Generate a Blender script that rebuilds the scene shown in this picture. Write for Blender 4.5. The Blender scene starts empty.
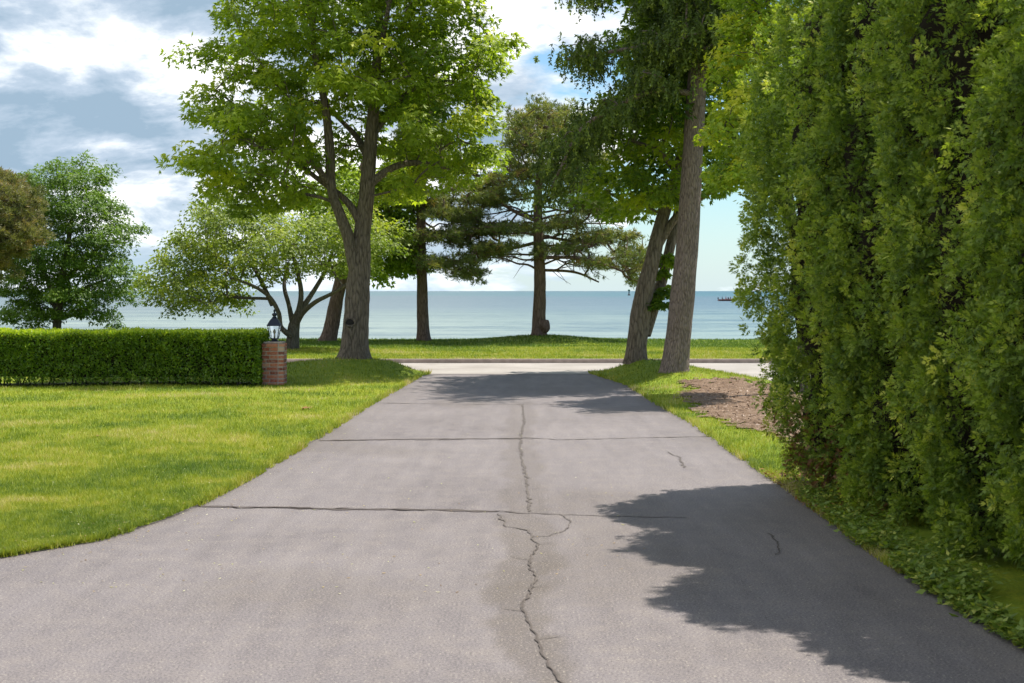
import bpy, bmesh, math, random
import numpy as np
from mathutils import Vector, Matrix, noise as mn
S = bpy.context.scene
COL = S.collection
R = math.radians
rng = np.random.default_rng(7)
random.seed(7)

# ------------------------------------------------------------------ camera, sky, sun, exposure
F = 1422.2; HZ = 291.0; H = 1.6
cam = bpy.data.objects.new('camera', bpy.data.cameras.new('camera')); COL.objects.link(cam)
cam.data.lens = 50; cam.data.sensor_width = 36
cam.location = (0, 0, H); cam.rotation_euler = (R(90), 0, 0)
cam.data.shift_y = -(341.5 - HZ) / 1024
cam.data.clip_end = 60000; cam.data.clip_start = 0.1
cam.data.dof.use_dof = True; cam.data.dof.focus_distance = 24; cam.data.dof.aperture_fstop = 8.0
S.camera = cam
SUN_EL = 67.0; SUN_DIR = Vector((0.83, 0.55, 0)).normalized()
S.view_settings.view_transform = 'Standard'; S.view_settings.look = 'None'
S.view_settings.gamma = 1; S.view_settings.use_curve_mapping = False
S.view_settings.exposure = 0.82
sl = bpy.data.lights.new('sun', 'SUN'); sl.energy = 4.4; sl.angle = R(0.5); sl.color = (1, .945, .86)
sun = bpy.data.objects.new('sun', sl); COL.objects.link(sun)
sd = Vector((SUN_DIR.x * math.cos(R(SUN_EL)), SUN_DIR.y * math.cos(R(SUN_EL)), math.sin(R(SUN_EL))))
sun.rotation_euler = (-sd).to_track_quat('-Z', 'Y').to_euler()

W = bpy.data.worlds.new('World'); S.world = W; W.use_nodes = True
nt = W.node_tree; nt.nodes.clear()
class NB:
    """tiny node helper"""
    def __init__(s, nt): s.nt = nt
    def n(s, t, ins=None, **props):
        nd = s.nt.nodes.new(t)
        for k, v in props.items(): setattr(nd, k, v)
        for k, v in (ins or {}).items():
            sock = nd.inputs[k]
            if isinstance(v, bpy.types.NodeSocket): s.nt.links.new(v, sock)
            else: sock.default_value = v
        return nd
    def math(s, op, a, b=0.0, clamp=False):
        nd = s.nt.nodes.new('ShaderNodeMath'); nd.operation = op; nd.use_clamp = clamp
        for i, v in enumerate((a, b)):
            if isinstance(v, bpy.types.NodeSocket): s.nt.links.new(v, nd.inputs[i])
            else: nd.inputs[i].default_value = v
        return nd.outputs[0]
    def noise(s, vec, scale, detail=3, rough=.55, dist=0.0, w=None):
        nd = s.n('ShaderNodeTexNoise', {'Vector': vec, 'Scale': scale, 'Detail': detail, 'Roughness': rough, 'Distortion': dist})
        return nd.outputs['Fac']
    def ramp(s, fac, stops, interp='LINEAR'):
        nd = s.nt.nodes.new('ShaderNodeValToRGB'); s.nt.links.new(fac, nd.inputs[0])
        cr = nd.color_ramp; cr.interpolation = interp
        while len(cr.elements) < len(stops): cr.elements.new(.5)
        for e, (p, c) in zip(cr.elements, stops):
            e.position = p
            e.color = (c, c, c, 1) if isinstance(c, (int, float)) else (*c, 1)
        return nd.outputs[0]
    def mix(s, fac, a, b, mode='MIX'):
        nd = s.nt.nodes.new('ShaderNodeMix'); nd.data_type = 'RGBA'; nd.blend_type = mode
        for i, v in ((0, fac), (6, a), (7, b)):
            if isinstance(v, bpy.types.NodeSocket): s.nt.links.new(v, nd.inputs[i])
            elif i == 0: nd.inputs[0].default_value = v
            else: nd.inputs[i].default_value = (*v, 1)
        return nd.outputs[2]
    def mapping(s, vec, scale=(1, 1, 1), loc=(0, 0, 0), rot=(0, 0, 0)):
        return s.n('ShaderNodeMapping', {'Vector': vec, 'Scale': scale, 'Location': loc, 'Rotation': rot}).outputs[0]
b = NB(nt)
sky = b.n('ShaderNodeTexSky', sky_type='NISHITA', sun_disc=False, sun_elevation=R(SUN_EL),
          sun_rotation=math.atan2(SUN_DIR.x, SUN_DIR.y), altitude=100, air_density=1.0, dust_density=0.6, ozone_density=1.5)
tc = b.n('ShaderNodeTexCoord').outputs['Generated']
sp = b.n('ShaderNodeSeparateXYZ', {0: tc}); x, y, z = sp.outputs
zc = b.math('ADD', b.math('MAXIMUM', z, 0.0), 0.33)
u = b.math('DIVIDE', x, zc); v = b.math('DIVIDE', y, zc)
cv = b.n('ShaderNodeCombineXYZ', {0: b.math('MULTIPLY', u, 1.0), 1: b.math('MULTIPLY', v, 1.15), 2: 0.0}).outputs[0]
n1 = b.noise(b.mapping(cv, loc=(4.7, 2.4, 0)), 3.3, 9, .56, .2)
n2 = b.noise(b.mapping(cv, loc=(11, 2, 5)), 1.0, 3, .5)
left = b.n('ShaderNodeMapRange', {0: x, 1: .10, 2: -.14, 3: -.06, 4: .26}).outputs[0]
dens = b.math('ADD', b.math('ADD', n1, b.math('MULTIPLY', b.math('SUBTRACT', n2, .5), .5)), left)
cover = b.ramp(dens, [(.485, 0), (.53, .6), (.59, 1)])
n3 = b.noise(b.mapping(cv, loc=(5.5, 1.7, 2)), 3.0, 9, .6, .25)
K = 1.0
ccol = b.ramp(b.math('ADD', b.math('MULTIPLY', n3, .75), b.math('MULTIPLY', n1, .25)),
              [(.41, (1.8, 2.5, 3.2)), (.47, (2.8, 3.4, 4.1)), (.51, (4.4, 4.8, 5.2)), (.55, (7.0, 7.0, 7.0))])
skyc = b.mix(1.0, sky.outputs[0], (0.56, 0.70, 0.76), 'MULTIPLY')
hzf = b.n('ShaderNodeMapRange', {0: z, 1: 0.0, 2: .07, 3: .6, 4: 0.0}).outputs[0]
mixc = b.mix(cover, skyc, ccol)
mixh = b.mix(hzf, mixc, (3.9, 4.7, 5.2))
bg = b.n('ShaderNodeBackground', {'Color': mixh, 'Strength': 0.118})
b.nt.links.new(bg.outputs[0], b.n('ShaderNodeOutputWorld').inputs[0])
try:
    S.cycles.max_bounces = 7; S.cycles.diffuse_bounces = 3; S.cycles.transmission_bounces = 5; S.cycles.transparent_max_bounces = 6
    S.cycles.caustics_reflective = False; S.cycles.caustics_refractive = False
except Exception: pass

# ------------------------------------------------------------------ helpers
def at(px, py, Y, dy=0.0):
    """world point seen at photo pixel (px, py) when it stands Y metres ahead"""
    return np.array([(px - 512) * Y / F, Y + dy, H + (HZ - py) * Y / F])
def tag(o, label=None, cat=None, group=None, kind=None):
    if label: o['label'] = label
    if cat: o['category'] = cat
    if group: o['group'] = group
    if kind: o['kind'] = kind
    return o
def empty(name, loc, label, cat, group=None):
    o = bpy.data.objects.new(name, None); COL.objects.link(o); o.location = loc; o.empty_display_size = .2
    return tag(o, label, cat, group)
def mesh_np(name, V, Fc, mat, parent=None, tint=None, smooth=False, origin=None):
    """V (n,3), Fc (m,k) index array or list of such arrays"""
    V = np.asarray(V, dtype=np.float32)
    if parent is not None and origin is None: origin = np.array(parent.location)
    if origin is not None: V = V - np.asarray(origin, dtype=np.float32)
    if not isinstance(Fc, list): Fc = [Fc]
    me = bpy.data.meshes.new(name)
    me.vertices.add(len(V)); me.vertices.foreach_set('co', V.ravel())
    loops = np.concatenate([f.ravel() for f in Fc]).astype(np.int32)
    tot = np.concatenate([np.full(len(f), f.shape[1]) for f in Fc]).astype(np.int32)
    start = np.concatenate([[0], np.cumsum(tot)[:-1]]).astype(np.int32)
    me.loops.add(len(loops)); me.loops.foreach_set('vertex_index', loops)
    me.polygons.add(len(tot)); me.polygons.foreach_set('loop_start', start); me.polygons.foreach_set('loop_total', tot)
    me.update(calc_edges=True); me.validate()
    if tint is not None:
        a = me.attributes.new('tint', 'FLOAT', 'POINT'); a.data.foreach_set('value', np.asarray(tint, dtype=np.float32))
    if smooth: me.polygons.foreach_set('use_smooth', np.ones(len(tot), dtype=bool))
    me.materials.append(mat)
    o = bpy.data.objects.new(name, me); COL.objects.link(o)
    if parent is not None: o.parent = parent
    elif origin is not None: o.location = origin
    return o
def obj_bm(name, bm, mat, parent=None, smooth=False, loc=None):
    me = bpy.data.meshes.new(name); bm.normal_update(); bm.to_mesh(me); bm.free()
    me.materials.append(mat)
    if smooth:
        for p in me.polygons: p.use_smooth = True
    o = bpy.data.objects.new(name, me); COL.objects.link(o)
    if parent is not None: o.parent = parent
    if loc is not None: o.location = loc
    return o
def unit(a): return a / np.maximum(np.linalg.norm(a, axis=-1, keepdims=True), 1e-9)

class Tubes:
    def __init__(s): s.V = []; s.F = []; s.n = 0
    def add(s, pts, rad, sides=8, rough=0.0, flare=0.0):
        pts = np.asarray(pts, float); rad = np.asarray(rad, float); m = len(pts)
        T = unit(np.gradient(pts, axis=0)); ref = np.array([0.0, 1, 0]) if abs(T[0][1]) < .8 else np.array([1.0, 0, 0])
        u = unit(np.cross(T[0], ref)); a = np.linspace(0, 2 * np.pi, sides, endpoint=False)
        rings = []
        for i in range(m):
            u = unit(u - T[i] * np.dot(u, T[i])); w = np.cross(T[i], u)
            r = np.full(sides, rad[i])
            if rough:
                for k in range(sides):
                    p = Vector((math.cos(a[k]) * 1.2, math.sin(a[k]) * 1.2, pts[i][2] * .9)) * 1.6 + Vector(pts[0]) * 3
                    r[k] *= 1 + rough * mn.noise(p) + rough * .5 * mn.noise(p * 2.7)
            if flare:
                h = pts[i][2] - pts[0][2]
                r *= 1 + flare * math.exp(-h / .16) * (1 + .45 * np.sin(a * 5 + pts[0][0])) + .25 * flare * math.exp(-h / .6)
            rings.append(pts[i] + np.outer(np.cos(a) * r, u) + np.outer(np.sin(a) * r, w))
        s.V.append(np.concatenate(rings + [pts[-1:]]))
        idx = s.n + np.arange(m * sides).reshape(m, sides)
        A = idx[:-1]; B = idx[1:]; A2 = np.roll(A, -1, 1); B2 = np.roll(B, -1, 1)
        s.F.append(np.stack([A, A2, B2, B], -1).reshape(-1, 4))
        e = idx[-1]; s.F.append(np.stack([e, np.roll(e, -1), np.full(sides, s.n + m * sides), np.full(sides, s.n + m * sides)], -1)[:, :3])
        s.n += m * sides + 1
    def build(s, name, mat, parent=None, smooth=True):
        return mesh_np(name, np.concatenate(s.V), s.F, mat, parent, smooth=smooth)
def spline(pts, rad, n=8):
    pts = np.asarray(pts, float); rad = np.asarray(rad, float); m = len(pts)
    P = np.vstack([2 * pts[0] - pts[1], pts, 2 * pts[-1] - pts[-2]]); out = []; ro = []
    for i in range(m - 1):
        p0, p1, p2, p3 = P[i:i + 4]
        for t in np.linspace(0, 1, n, endpoint=False):
            out.append(.5 * ((2 * p1) + (-p0 + p2) * t + (2 * p0 - 5 * p1 + 4 * p2 - p3) * t * t + (-p0 + 3 * p1 - 3 * p2 + p3) * t ** 3))
            ro.append(rad[i] * (1 - t) + rad[i + 1] * t)
    out.append(pts[-1]); ro.append(rad[-1])
    return np.array(out), np.array(ro)

def leaves(P, D, N, L, Wd, fold=.25):
    """one rhombic folded leaf per row: base P, direction D, normal N"""
    D = unit(D); side = unit(np.cross(D, N)); N = np.cross(side, D)
    L = np.broadcast_to(L, len(P))[:, None]; Wd = np.broadcast_to(Wd, len(P))[:, None]
    a = P; t = P + D * L - N * L * .12; m = P + D * L * .45
    l = m + side * Wd * .5 - N * Wd * fold; r = m - side * Wd * .5 - N * Wd * fold
    V = np.stack([a, l, t, r], 1).reshape(-1, 3)
    i = np.arange(len(P))[:, None] * 4
    Fc = np.concatenate([i + np.array([[0, 1, 2]]), i + np.array([[0, 2, 3]])])
    return V, Fc

# ------------------------------------------------------------------ materials
def new_mat(name):
    m = bpy.data.materials.new(name); m.use_nodes = True; m.node_tree.nodes.clear()
    return m, NB(m.node_tree)
def finish(b, shader): b.nt.links.new(shader, b.n('ShaderNodeOutputMaterial').inputs[0])
def bump(b, h, strength=.5, dist=.02):
    return b.n('ShaderNodeBump', {'Height': h, 'Strength': strength, 'Distance': dist}).outputs[0]
def plain(name, col, rough=.5, metal=0.0, spec=.5, nscale=0, namt=.2):
    m, b = new_mat(name)
    tc = b.n('ShaderNodeTexCoord').outputs['Object']
    n = b.noise(tc, nscale or 8, 4)
    c = b.mix(b.ramp(n, [(.3, 0), (.7, 1)]), tuple(x * (1 - namt) for x in col), tuple(min(1, x * (1 + namt)) for x in col))
    p = b.n('ShaderNodeBsdfPrincipled', {'Base Color': c, 'Roughness': rough, 'Metallic': metal, 'Specular IOR Level': spec})
    finish(b, p.outputs[0]); return m
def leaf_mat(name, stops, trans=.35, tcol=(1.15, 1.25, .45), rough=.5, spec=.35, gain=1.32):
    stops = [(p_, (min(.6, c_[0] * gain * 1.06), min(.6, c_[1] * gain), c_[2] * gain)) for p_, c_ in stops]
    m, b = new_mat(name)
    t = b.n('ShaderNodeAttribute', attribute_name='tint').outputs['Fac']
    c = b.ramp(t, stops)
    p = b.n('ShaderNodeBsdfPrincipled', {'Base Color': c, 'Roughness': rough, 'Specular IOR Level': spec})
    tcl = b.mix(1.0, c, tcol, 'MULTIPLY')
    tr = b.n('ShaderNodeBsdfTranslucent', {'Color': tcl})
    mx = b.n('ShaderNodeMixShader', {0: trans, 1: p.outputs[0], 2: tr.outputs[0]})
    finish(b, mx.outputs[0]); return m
def bark_mat(name, c1, c2, scale=1.0, strength=.9):
    m, b = new_mat(name)
    tc = b.n('ShaderNodeTexCoord').outputs['Object']
    v = b.mapping(tc, scale=(scale, scale, scale * .22))
    vo = b.n('ShaderNodeTexVoronoi', {'Vector': v, 'Scale': 16.0}, feature='DISTANCE_TO_EDGE').outputs[0]
    nz = b.noise(v, 22, 6, .7, .4)
    big = b.noise(tc, 2.2, 4, .6)
    h = b.math('ADD', b.math('MULTIPLY', vo, 1.2), nz)
    c = b.mix(b.ramp(h, [(.35, 0), (.75, 1)]), c1, c2)
    c = b.mix(b.ramp(big, [(.35, 0), (.7, .5)]), c, tuple(x * .62 for x in c2))
    p = b.n('ShaderNodeBsdfPrincipled', {'Base Color': c, 'Roughness': .9, 'Specular IOR Level': .2, 'Normal': bump(b, h, 1.0, .06)})
    finish(b, p.outputs[0]); return m

M = {}
M['maple'] = leaf_mat('maple_leaf', [(0, (.09, .150, .020)), (.5, (.225, .30, .028)), (.85, (.43, .46, .040)), (1, (.52, .50, .07))], .56)
M['crab'] = leaf_mat('crabapple_leaf', [(0, (.075, .12, .018)), (.6, (.19, .25, .03)), (1, (.38, .40, .055))], .45)
M['lime'] = leaf_mat('lime_leaf', [(0, (.09, .16, .02)), (.5, (.21, .30, .025)), (1, (.42, .43, .04))], .45)
M['locust'] = leaf_mat('locust_leaf', [(0, (.04, .085, .012)), (.6, (.105, .185, .016)), (1, (.24, .31, .03))], .40)
M['twin'] = leaf_mat('twin_leaf', [(0, (.05, .10, .014)), (.5, (.15, .23, .018)), (1, (.34, .40, .03))], .52)
M['pine'] = leaf_mat('pine_needle', [(0, (.06, .088, .03)), (.55, (.14, .170, .055)), (.85, (.26, .25, .08)), (1, (.30, .20, .09))], .35)
M['pine_old'] = leaf_mat('brown_pine_needle', [(0, (.075, .095, .035)), (.5, (.16, .165, .07)), (1, (.27, .20, .11))], .3)
M['spruce'] = leaf_mat('spruce_needle', [(0, (.036, .060, .016)), (.6, (.095, .140, .024)), (1, (.22, .27, .04))], .35)
M['arbor'] = leaf_mat('arborvitae_spray', [(0, (.038, .082, .016)), (.45, (.118, .188, .026)), (.8, (.26, .335, .040)), (1, (.52, .55, .08))], .40, rough=.55)
M['dead'] = leaf_mat('dead_spray', [(0, (.10, .045, .02)), (1, (.30, .15, .06))], .2, gain=1.0)
M['box'] = leaf_mat('box_leaf', [(0, (.045, .10, .010)), (.5, (.125, .215, .014)), (1, (.38, .48, .03))], .38, rough=.38, spec=.55)
M['weed'] = leaf_mat('weed_leaf', [(0, (.06, .11, .02)), (.6, (.15, .22, .035)), (1, (.38, .40, .08))], .4)
M['bark_big'] = bark_mat('maple_bark', (.045, .034, .024), (.25, .20, .15), 1.1)
M['bark_spruce'] = bark_mat('spruce_bark', (.08, .055, .045), (.36, .28, .24), 1.8)
M['bark_pine'] = bark_mat('pine_bark', (.06, .038, .028), (.22, .15, .12), 1.0)
M['bark_grey'] = bark_mat('grey_bark', (.05, .042, .034), (.19, .165, .14), 1.5)
M['core'] = plain('inner_twigs', (.022, .017, .011), .95, spec=.1)

# ------------------------------------------------------------------ terrain shape
XL = np.array([(-20, -30), (5, -14), (7.0, -7.5), (7.9, -4.6), (8.52, -3.07), (9.1, -2.65), (9.93, -2.43), (10.58, -2.34), (11.97, -2.24),
               (13.7, -2.17), (16.1, -2.08), (19.8, -1.99), (26.45, -1.71), (27.5, -1.58), (27.9, -1.7), (28.2, -2.1), (28.5, -3.0), (28.75, -4.5), (29, -9), (29.05, -30)])
XR = np.array([(-20, 2.6), (3, 2.5), (6.48, 2.30), (7.2, 2.25), (8.4, 2.21), (9.5, 2.22), (11.7, 2.23), (13.9, 2.19), (17.4, 2.17), (20.1, 2.04), (24.2, 1.95),
               (26.8, 1.62), (27.6, 1.5), (28.0, 1.62), (28.3, 1.9), (28.6, 2.5), (28.9, 3.4), (29, 3.9)])
def xl(Y): return np.interp(Y, XL[:, 0], XL[:, 1])
def xr(Y): return np.interp(Y, XR[:, 0], XR[:, 1])
def sstep(a, b_, x): t = np.clip((x - a) / (b_ - a), 0, 1); return t * t * (3 - 2 * t)
def hgt(X, Y):
    """height of the near lawns"""
    X = np.asarray(X, float); Y = np.asarray(Y, float)
    m = .21 * np.exp(-((X + 3.15) / 1.7) ** 2 - ((Y - 27.2) / 1.5) ** 2)
    m = m + .08 * np.exp(-((X + 3.6) / 3.0) ** 2 - ((Y - 26.6) / 2.2) ** 2)
    m = m + .24 * np.exp(-((X - 2.55) / .95) ** 2 - ((Y - 26.9) / 1.2) ** 2) + .14 * np.exp(-((X - 3.05) / 1.1) ** 2 - ((Y - 24.9) / 1.6) ** 2)
    m = m + .02 * np.exp(-((X - 3.3) / .9) ** 2 - ((Y - 20) / 3) ** 2)
    e = np.minimum(np.minimum(np.abs(X - xl(Y)), np.abs(X - xr(Y))), np.clip(29.1 - Y, 0, 9))
    return .022 + m * sstep(0, .8, e) + .012 * np.sin(X * 1.3 + Y * .4) * sstep(0, 1, e)
def hfar(X, Y):
    """height of the lawn beyond the road"""
    X = np.asarray(X, float); Y = np.asarray(Y, float)
    m = .20 * np.exp(-((X - .8) / 1.8) ** 2 - ((Y - 41.7) / 2) ** 2) + .05 * np.exp(-((X + 2.6) / 1.3) ** 2 - ((Y - 41.8) / 1.6) ** 2)
    return .085 + .02 * sstep(32, 36, Y) - .02 * sstep(38, 44, Y) + m + .012 * np.sin(X * .7) * sstep(32, 33, Y) - 1.5 * sstep(44.6, 48, Y)

# lawn / ground materials
def lawn_material(name, far=False):
    m, b = new_mat(name)
    tc = b.n('ShaderNodeTexCoord').outputs['Object']
    n1 = b.noise(tc, .55, 5, .62, .3); n2 = b.noise(b.mapping(tc, scale=(1, 1, 1)), 9, 5, .7); n3 = b.noise(tc, 70, 3, .7)
    c = b.ramp(b.math('ADD', b.math('MULTIPLY', n1, .6), b.math('MULTIPLY', n2, .4)),
               [(.36, (.11, .180, .010)), (.50, (.19, .250, .012)), (.60, (.27, .30, .018)), (.70, (.33, .31, .05))])
    c = b.mix(b.ramp(n3, [(.3, .5), (.6, 0)]), c, (.05, .085, .012))
    p = b.n('ShaderNodeBsdfPrincipled', {'Base Color': c, 'Roughness': .85, 'Specular IOR Level': .2, 'Normal': bump(b, b.math('ADD', n3, n2), .6, .02)})
    finish(b, p.outputs[0]); return m
M['lawn'] = lawn_material('lawn')
def blade_material():
    m, b = new_mat('grass_blade')
    t = b.n('ShaderNodeAttribute', attribute_name='tint').outputs['Fac']
    c = b.ramp(t, [(0, (.075, .140, .010)), (.33, (.185, .245, .016)), (.62, (.310, .345, .022)), (.82, (.42, .38, .07)), (1, (.50, .43, .20))])
    p = b.n('ShaderNodeBsdfPrincipled', {'Base Color': c, 'Roughness': .55, 'Specular IOR Level': .3})
    tr = b.n('ShaderNodeBsdfTranslucent', {'Color': c})
    finish(b, b.n('ShaderNodeMixShader', {0: .35, 1: p.outputs[0], 2: tr.outputs[0]}).outputs[0]); return m
M['blade'] = blade_material()

def asphalt_material():
    m, b = new_mat('weathered_asphalt')
    tc = b.n('ShaderNodeTexCoord').outputs['Object']
    st = b.n('ShaderNodeAttribute', attribute_name='tint').outputs['Fac']
    n1 = b.noise(tc, .5, 5, .6, .4); n2 = b.noise(tc, 5, 6, .7); n3 = b.noise(tc, 80, 4, .85); n4 = b.noise(b.mapping(tc, scale=(3.0, .35, 1)), 2.2, 5, .6)
    c = b.ramp(b.math('ADD', b.math('MULTIPLY', n1, .5), b.math('MULTIPLY', n4, .5)), [(.35, (.110, .096, .099)), (.55, (.155, .137, .139)), (.7, (.200, .178, .175))])
    c = b.mix(b.ramp(n2, [(.45, 0), (.75, .6)]), c, (.215, .185, .165))
    c = b.mix(b.math('MULTIPLY', st, b.ramp(n2, [(.3, .65), (.6, 1.0)])), c, (.080, .064, .050))
    c = b.mix(b.ramp(n3, [(.38, .9), (.49, 0)]), c, (.060, .050, .050))
    c = b.mix(b.ramp(n3, [(.54, 0), (.66, .8)]), c, (.36, .32, .27))
    vo = b.n('ShaderNodeTexVoronoi', {'Vector': tc, 'Scale': 45.0}); 
    spot = b.math('MULTIPLY', b.math('LESS_THAN', vo.outputs['Distance'], .17), b.math('GREATER_THAN', b.n('ShaderNodeSeparateColor', {0: vo.outputs['Color']}).outputs[0], .8))
    c = b.mix(b.math('MULTIPLY', spot, .75), c, (.42, .37, .30))
    p = b.n('ShaderNodeBsdfPrincipled', {'Base Color': c, 'Roughness': .78, 'Specular IOR Level': .35, 'Normal': bump(b, b.math('ADD', n3, b.math('MULTIPLY', n2, .4)), .35, .006)})
    finish(b, p.outputs[0]); return m
def concrete_material():
    m, b = new_mat('road_concrete')
    tc = b.n('ShaderNodeTexCoord').outputs['Object']
    n1 = b.noise(tc, .8, 5, .6, .4); n3 = b.noise(tc, 60, 4, .7)
    c = b.ramp(n1, [(.35, (.26, .235, .21)), (.7, (.36, .33, .30))])
    c = b.mix(b.ramp(n3, [(.35, .4), (.5, 0)]), c, (.17, .15, .13))
    p = b.n('ShaderNodeBsdfPrincipled', {'Base Color': c, 'Roughness': .85, 'Specular IOR Level': .3, 'Normal': bump(b, n3, .3, .006)})
    finish(b, p.outputs[0]); return m
M['asphalt'] = asphalt_material(); M['concrete'] = concrete_material()
M['kerb'] = plain('kerb_concrete', (.34, .27, .24), .85, nscale=6)
M['crack'] = plain('crack_filler', (.060, .045, .038), .8, nscale=20)
M['crack_light'] = plain('faint_crack', (.095, .079, .068), .9, nscale=20)

def grid(xs, ys, zf):
    """xs: (rows, cols) array"""
    r, c = xs.shape; Yg = np.repeat(ys[:, None], c, 1); Z = zf(xs, Yg)
    V = np.stack([xs, Yg, Z], -1).reshape(-1, 3); i = np.arange(r * c).reshape(r, c)
    Fc = np.stack([i[:-1, :-1], i[:-1, 1:], i[1:, 1:], i[1:, :-1]], -1).reshape(-1, 4)
    return V, Fc
# driveway
def xcrack(Y):
    return np.interp(Y, [3, 5.8, 6.35, 7.35, 8.2, 9.1, 10.1, 10.4, 12.8, 15.3, 20], [.30, .20, .12, .04, .10, .13, .08, .12, .13, .10, .16])
ys = np.concatenate([np.arange(-8, 4, .5), np.arange(4, 28.4, .05)])
xs = np.repeat(np.concatenate([np.arange(-30, -3.2, .6), np.arange(-3.2, 3.3, .045)])[None], len(ys), 0)
V, Fc = grid(xs, ys, lambda X, Y: np.zeros_like(X))
X_, Y_ = V[:, 0], V[:, 1]
wob = np.array([mn.noise(Vector((x * 2.1, y * 1.4, 0))) for x, y in zip(X_, Y_)])
wob2 = np.array([mn.noise(Vector((x * .7, y * .45, 4))) for x, y in zip(X_, Y_)])
band = np.exp(-((X_ - xcrack(Y_) - .05) / (.20 + .16 * wob)) ** 2) * np.interp(Y_, [4, 6, 10, 10.6, 16, 22], [1., 1., .95, .7, .6, .3])
wob3 = np.array([mn.noise(Vector((x * 5.5, y * 3.2, 9))) for x, y in zip(X_, Y_)])
band = sstep(.22, .62, np.exp(-((X_ - xcrack(Y_) + .03) / (.17 + .12 * wob + .10 * wob3)) ** 2)) * np.interp(Y_, [4, 6, 10.3, 10.6, 16, 22], [.62, .62, .55, .42, .38, .2])
edge = np.exp(-np.minimum(np.abs(X_ - xl(Y_)), np.abs(X_ - xr(Y_))) / .14) * .35
blot = np.clip(wob2 * 1.6 - .35, 0, .3)
V[:, 2] = 0.0
drive = tag(mesh_np('driveway', V, Fc, M['asphalt'], tint=np.clip(band + edge + blot, 0, .8)), kind='structure')
# cracks in the asphalt, ribbons 4 mm above the surface
def ribbon(name, pts, w, mat, z=.004, jit=.012):
    P = []
    for (x0, y0), (x1, y1) in zip(pts[:-1], pts[1:]):
        n = max(2, int(math.hypot(x1 - x0, y1 - y0) / .035))
        for k in range(n): P.append((x0 + (x1 - x0) * k / n, y0 + (y1 - y0) * k / n))
    P.append(pts[-1]); P = np.array(P)
    off = np.array([mn.noise(Vector((p[0] * 9, p[1] * 9, 1))) for p in P]) * jit * 2.4 + np.array([mn.noise(Vector((p[0] * 16, p[1] * 16, 7))) for p in P]) * jit
    T = unit(np.gradient(P, axis=0)); Nn = np.stack([-T[:, 1], T[:, 0]], 1); P = P + Nn * off[:, None]
    ww = w * (.65 + .9 * np.abs(np.array([mn.noise(Vector((p[0] * 6, p[1] * 6, 9))) for p in P])) * 2)
    ww[0] = ww[-1] = .001
    V = np.concatenate([np.c_[P + Nn * ww[:, None] / 2, np.full(len(P), z)], np.c_[P - Nn * ww[:, None] / 2, np.full(len(P), z)]])
    n = len(P); i = np.arange(n - 1); Fc = np.stack([i, i + n, i + n + 1, i + 1], 1)
    return mesh_np(name, V, Fc, mat, drive)
def g(px, py): Y = F * H / (py - HZ); return ((px - 512) * Y / F, Y)
ribbon('crack', [g(197, 506.5), g(260, 507.5), g(340, 509.5), g(430, 510), g(500, 512)], .055, M['crack'])
ribbon('crack', [g(500, 512), g(540, 514), g(600, 516), g(690, 518)], .016, M['crack_light'], .0045)
ribbon('crack', [g(318, 441), g(400, 439.5), g(470, 439), g(522, 438.5)], .065, M['crack'])
ribbon('crack', [g(522, 437.5), g(560, 440), g(640, 438), g(742, 436)], .03, M['crack_light'], .0045)
ribbon('crack', [g(375, 403), g(440, 404), g(520, 404.5), g(610, 404)], .03, M['crack_light'], .0045)
ribbon('crack', [g(523, 404), g(524, 422), g(520, 440), g(522, 460), g(527, 480), g(529, 512)], .018, M['crack_light'], .005, .014)
ribbon('crack', [g(498, 514), g(508, 527), g(528, 531), g(538, 545), g(529, 562), g(536, 580), g(523, 604), g(530, 625), g(542, 650), g(564, 684), g(590, 730)], .013, M['crack_light'], .006, .012)
ribbon('crack', [g(537, 545), g(529, 562), g(535, 580), g(523, 604), g(530, 625), g(542, 650), g(563, 684)], .005, M['crack'], .0067, .012)
ribbon('crack', [g(540, 513), g(560, 514), g(572, 522), g(566, 531), g(548, 536), g(532, 537)], .008, M['crack_light'], .0065, .008)
ribbon('crack', [g(667, 452), g(680, 458), g(684, 468)], .014, M['crack_light'], .0055)
ribbon('crack', [g(768, 533), g(779, 545), g(776, 556)], .010, M['crack'], .0055)
for (a_, b_, n_) in ((g(197, 507), g(500, 512), 9), (g(318, 441), g(522, 439), 6)):
    for k in range(n_):     # short crumbling side cracks along the joints
        t0 = random.random(); X0 = a_[0] + (b_[0] - a_[0]) * t0; Y0 = a_[1] + (b_[1] - a_[1]) * t0; ln = random.uniform(.15, .5)
        ribbon('crack', [(X0, Y0 + random.uniform(-.02, .02)), (X0 + ln * .5, Y0 + random.uniform(-.05, .05)), (X0 + ln, Y0 + random.uniform(-.03, .03))], .02, M['crack'], .007 + .0003 * k, .02)
for py_, dx_, dy_ in ((452, -.10, .14), (490, .09, .10), (560, -.09, .12), (588, .12, .05), (612, -.08, .10), (640, .10, .08), (545, .10, .06)):
    Y0 = F * H / (py_ - HZ); X0 = float(xcrack(Y0)); ribbon('crack', [(X0, Y0), (X0 + dx_ * .6, Y0 + dy_ * .3), (X0 + dx_ * 1.4, Y0 + dy_)], .007, M['crack_light'], .0078, .01)
# road with apron
rx = np.repeat(np.linspace(-90, 90, 181)[None], 12, 0)
V, Fc = grid(rx, np.linspace(27.35, 31.45, 12), lambda X, Y: np.full_like(X, .006))
V2, F2 = grid(np.repeat(np.linspace(3.4, 90, 30)[None], 6, 0), np.linspace(22.8, 27.346, 6), lambda X, Y: np.full_like(X, .006))
tag(mesh_np('road', np.concatenate([V, V2]), [Fc, F2 + len(V)], M['concrete']), kind='structure')
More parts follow.
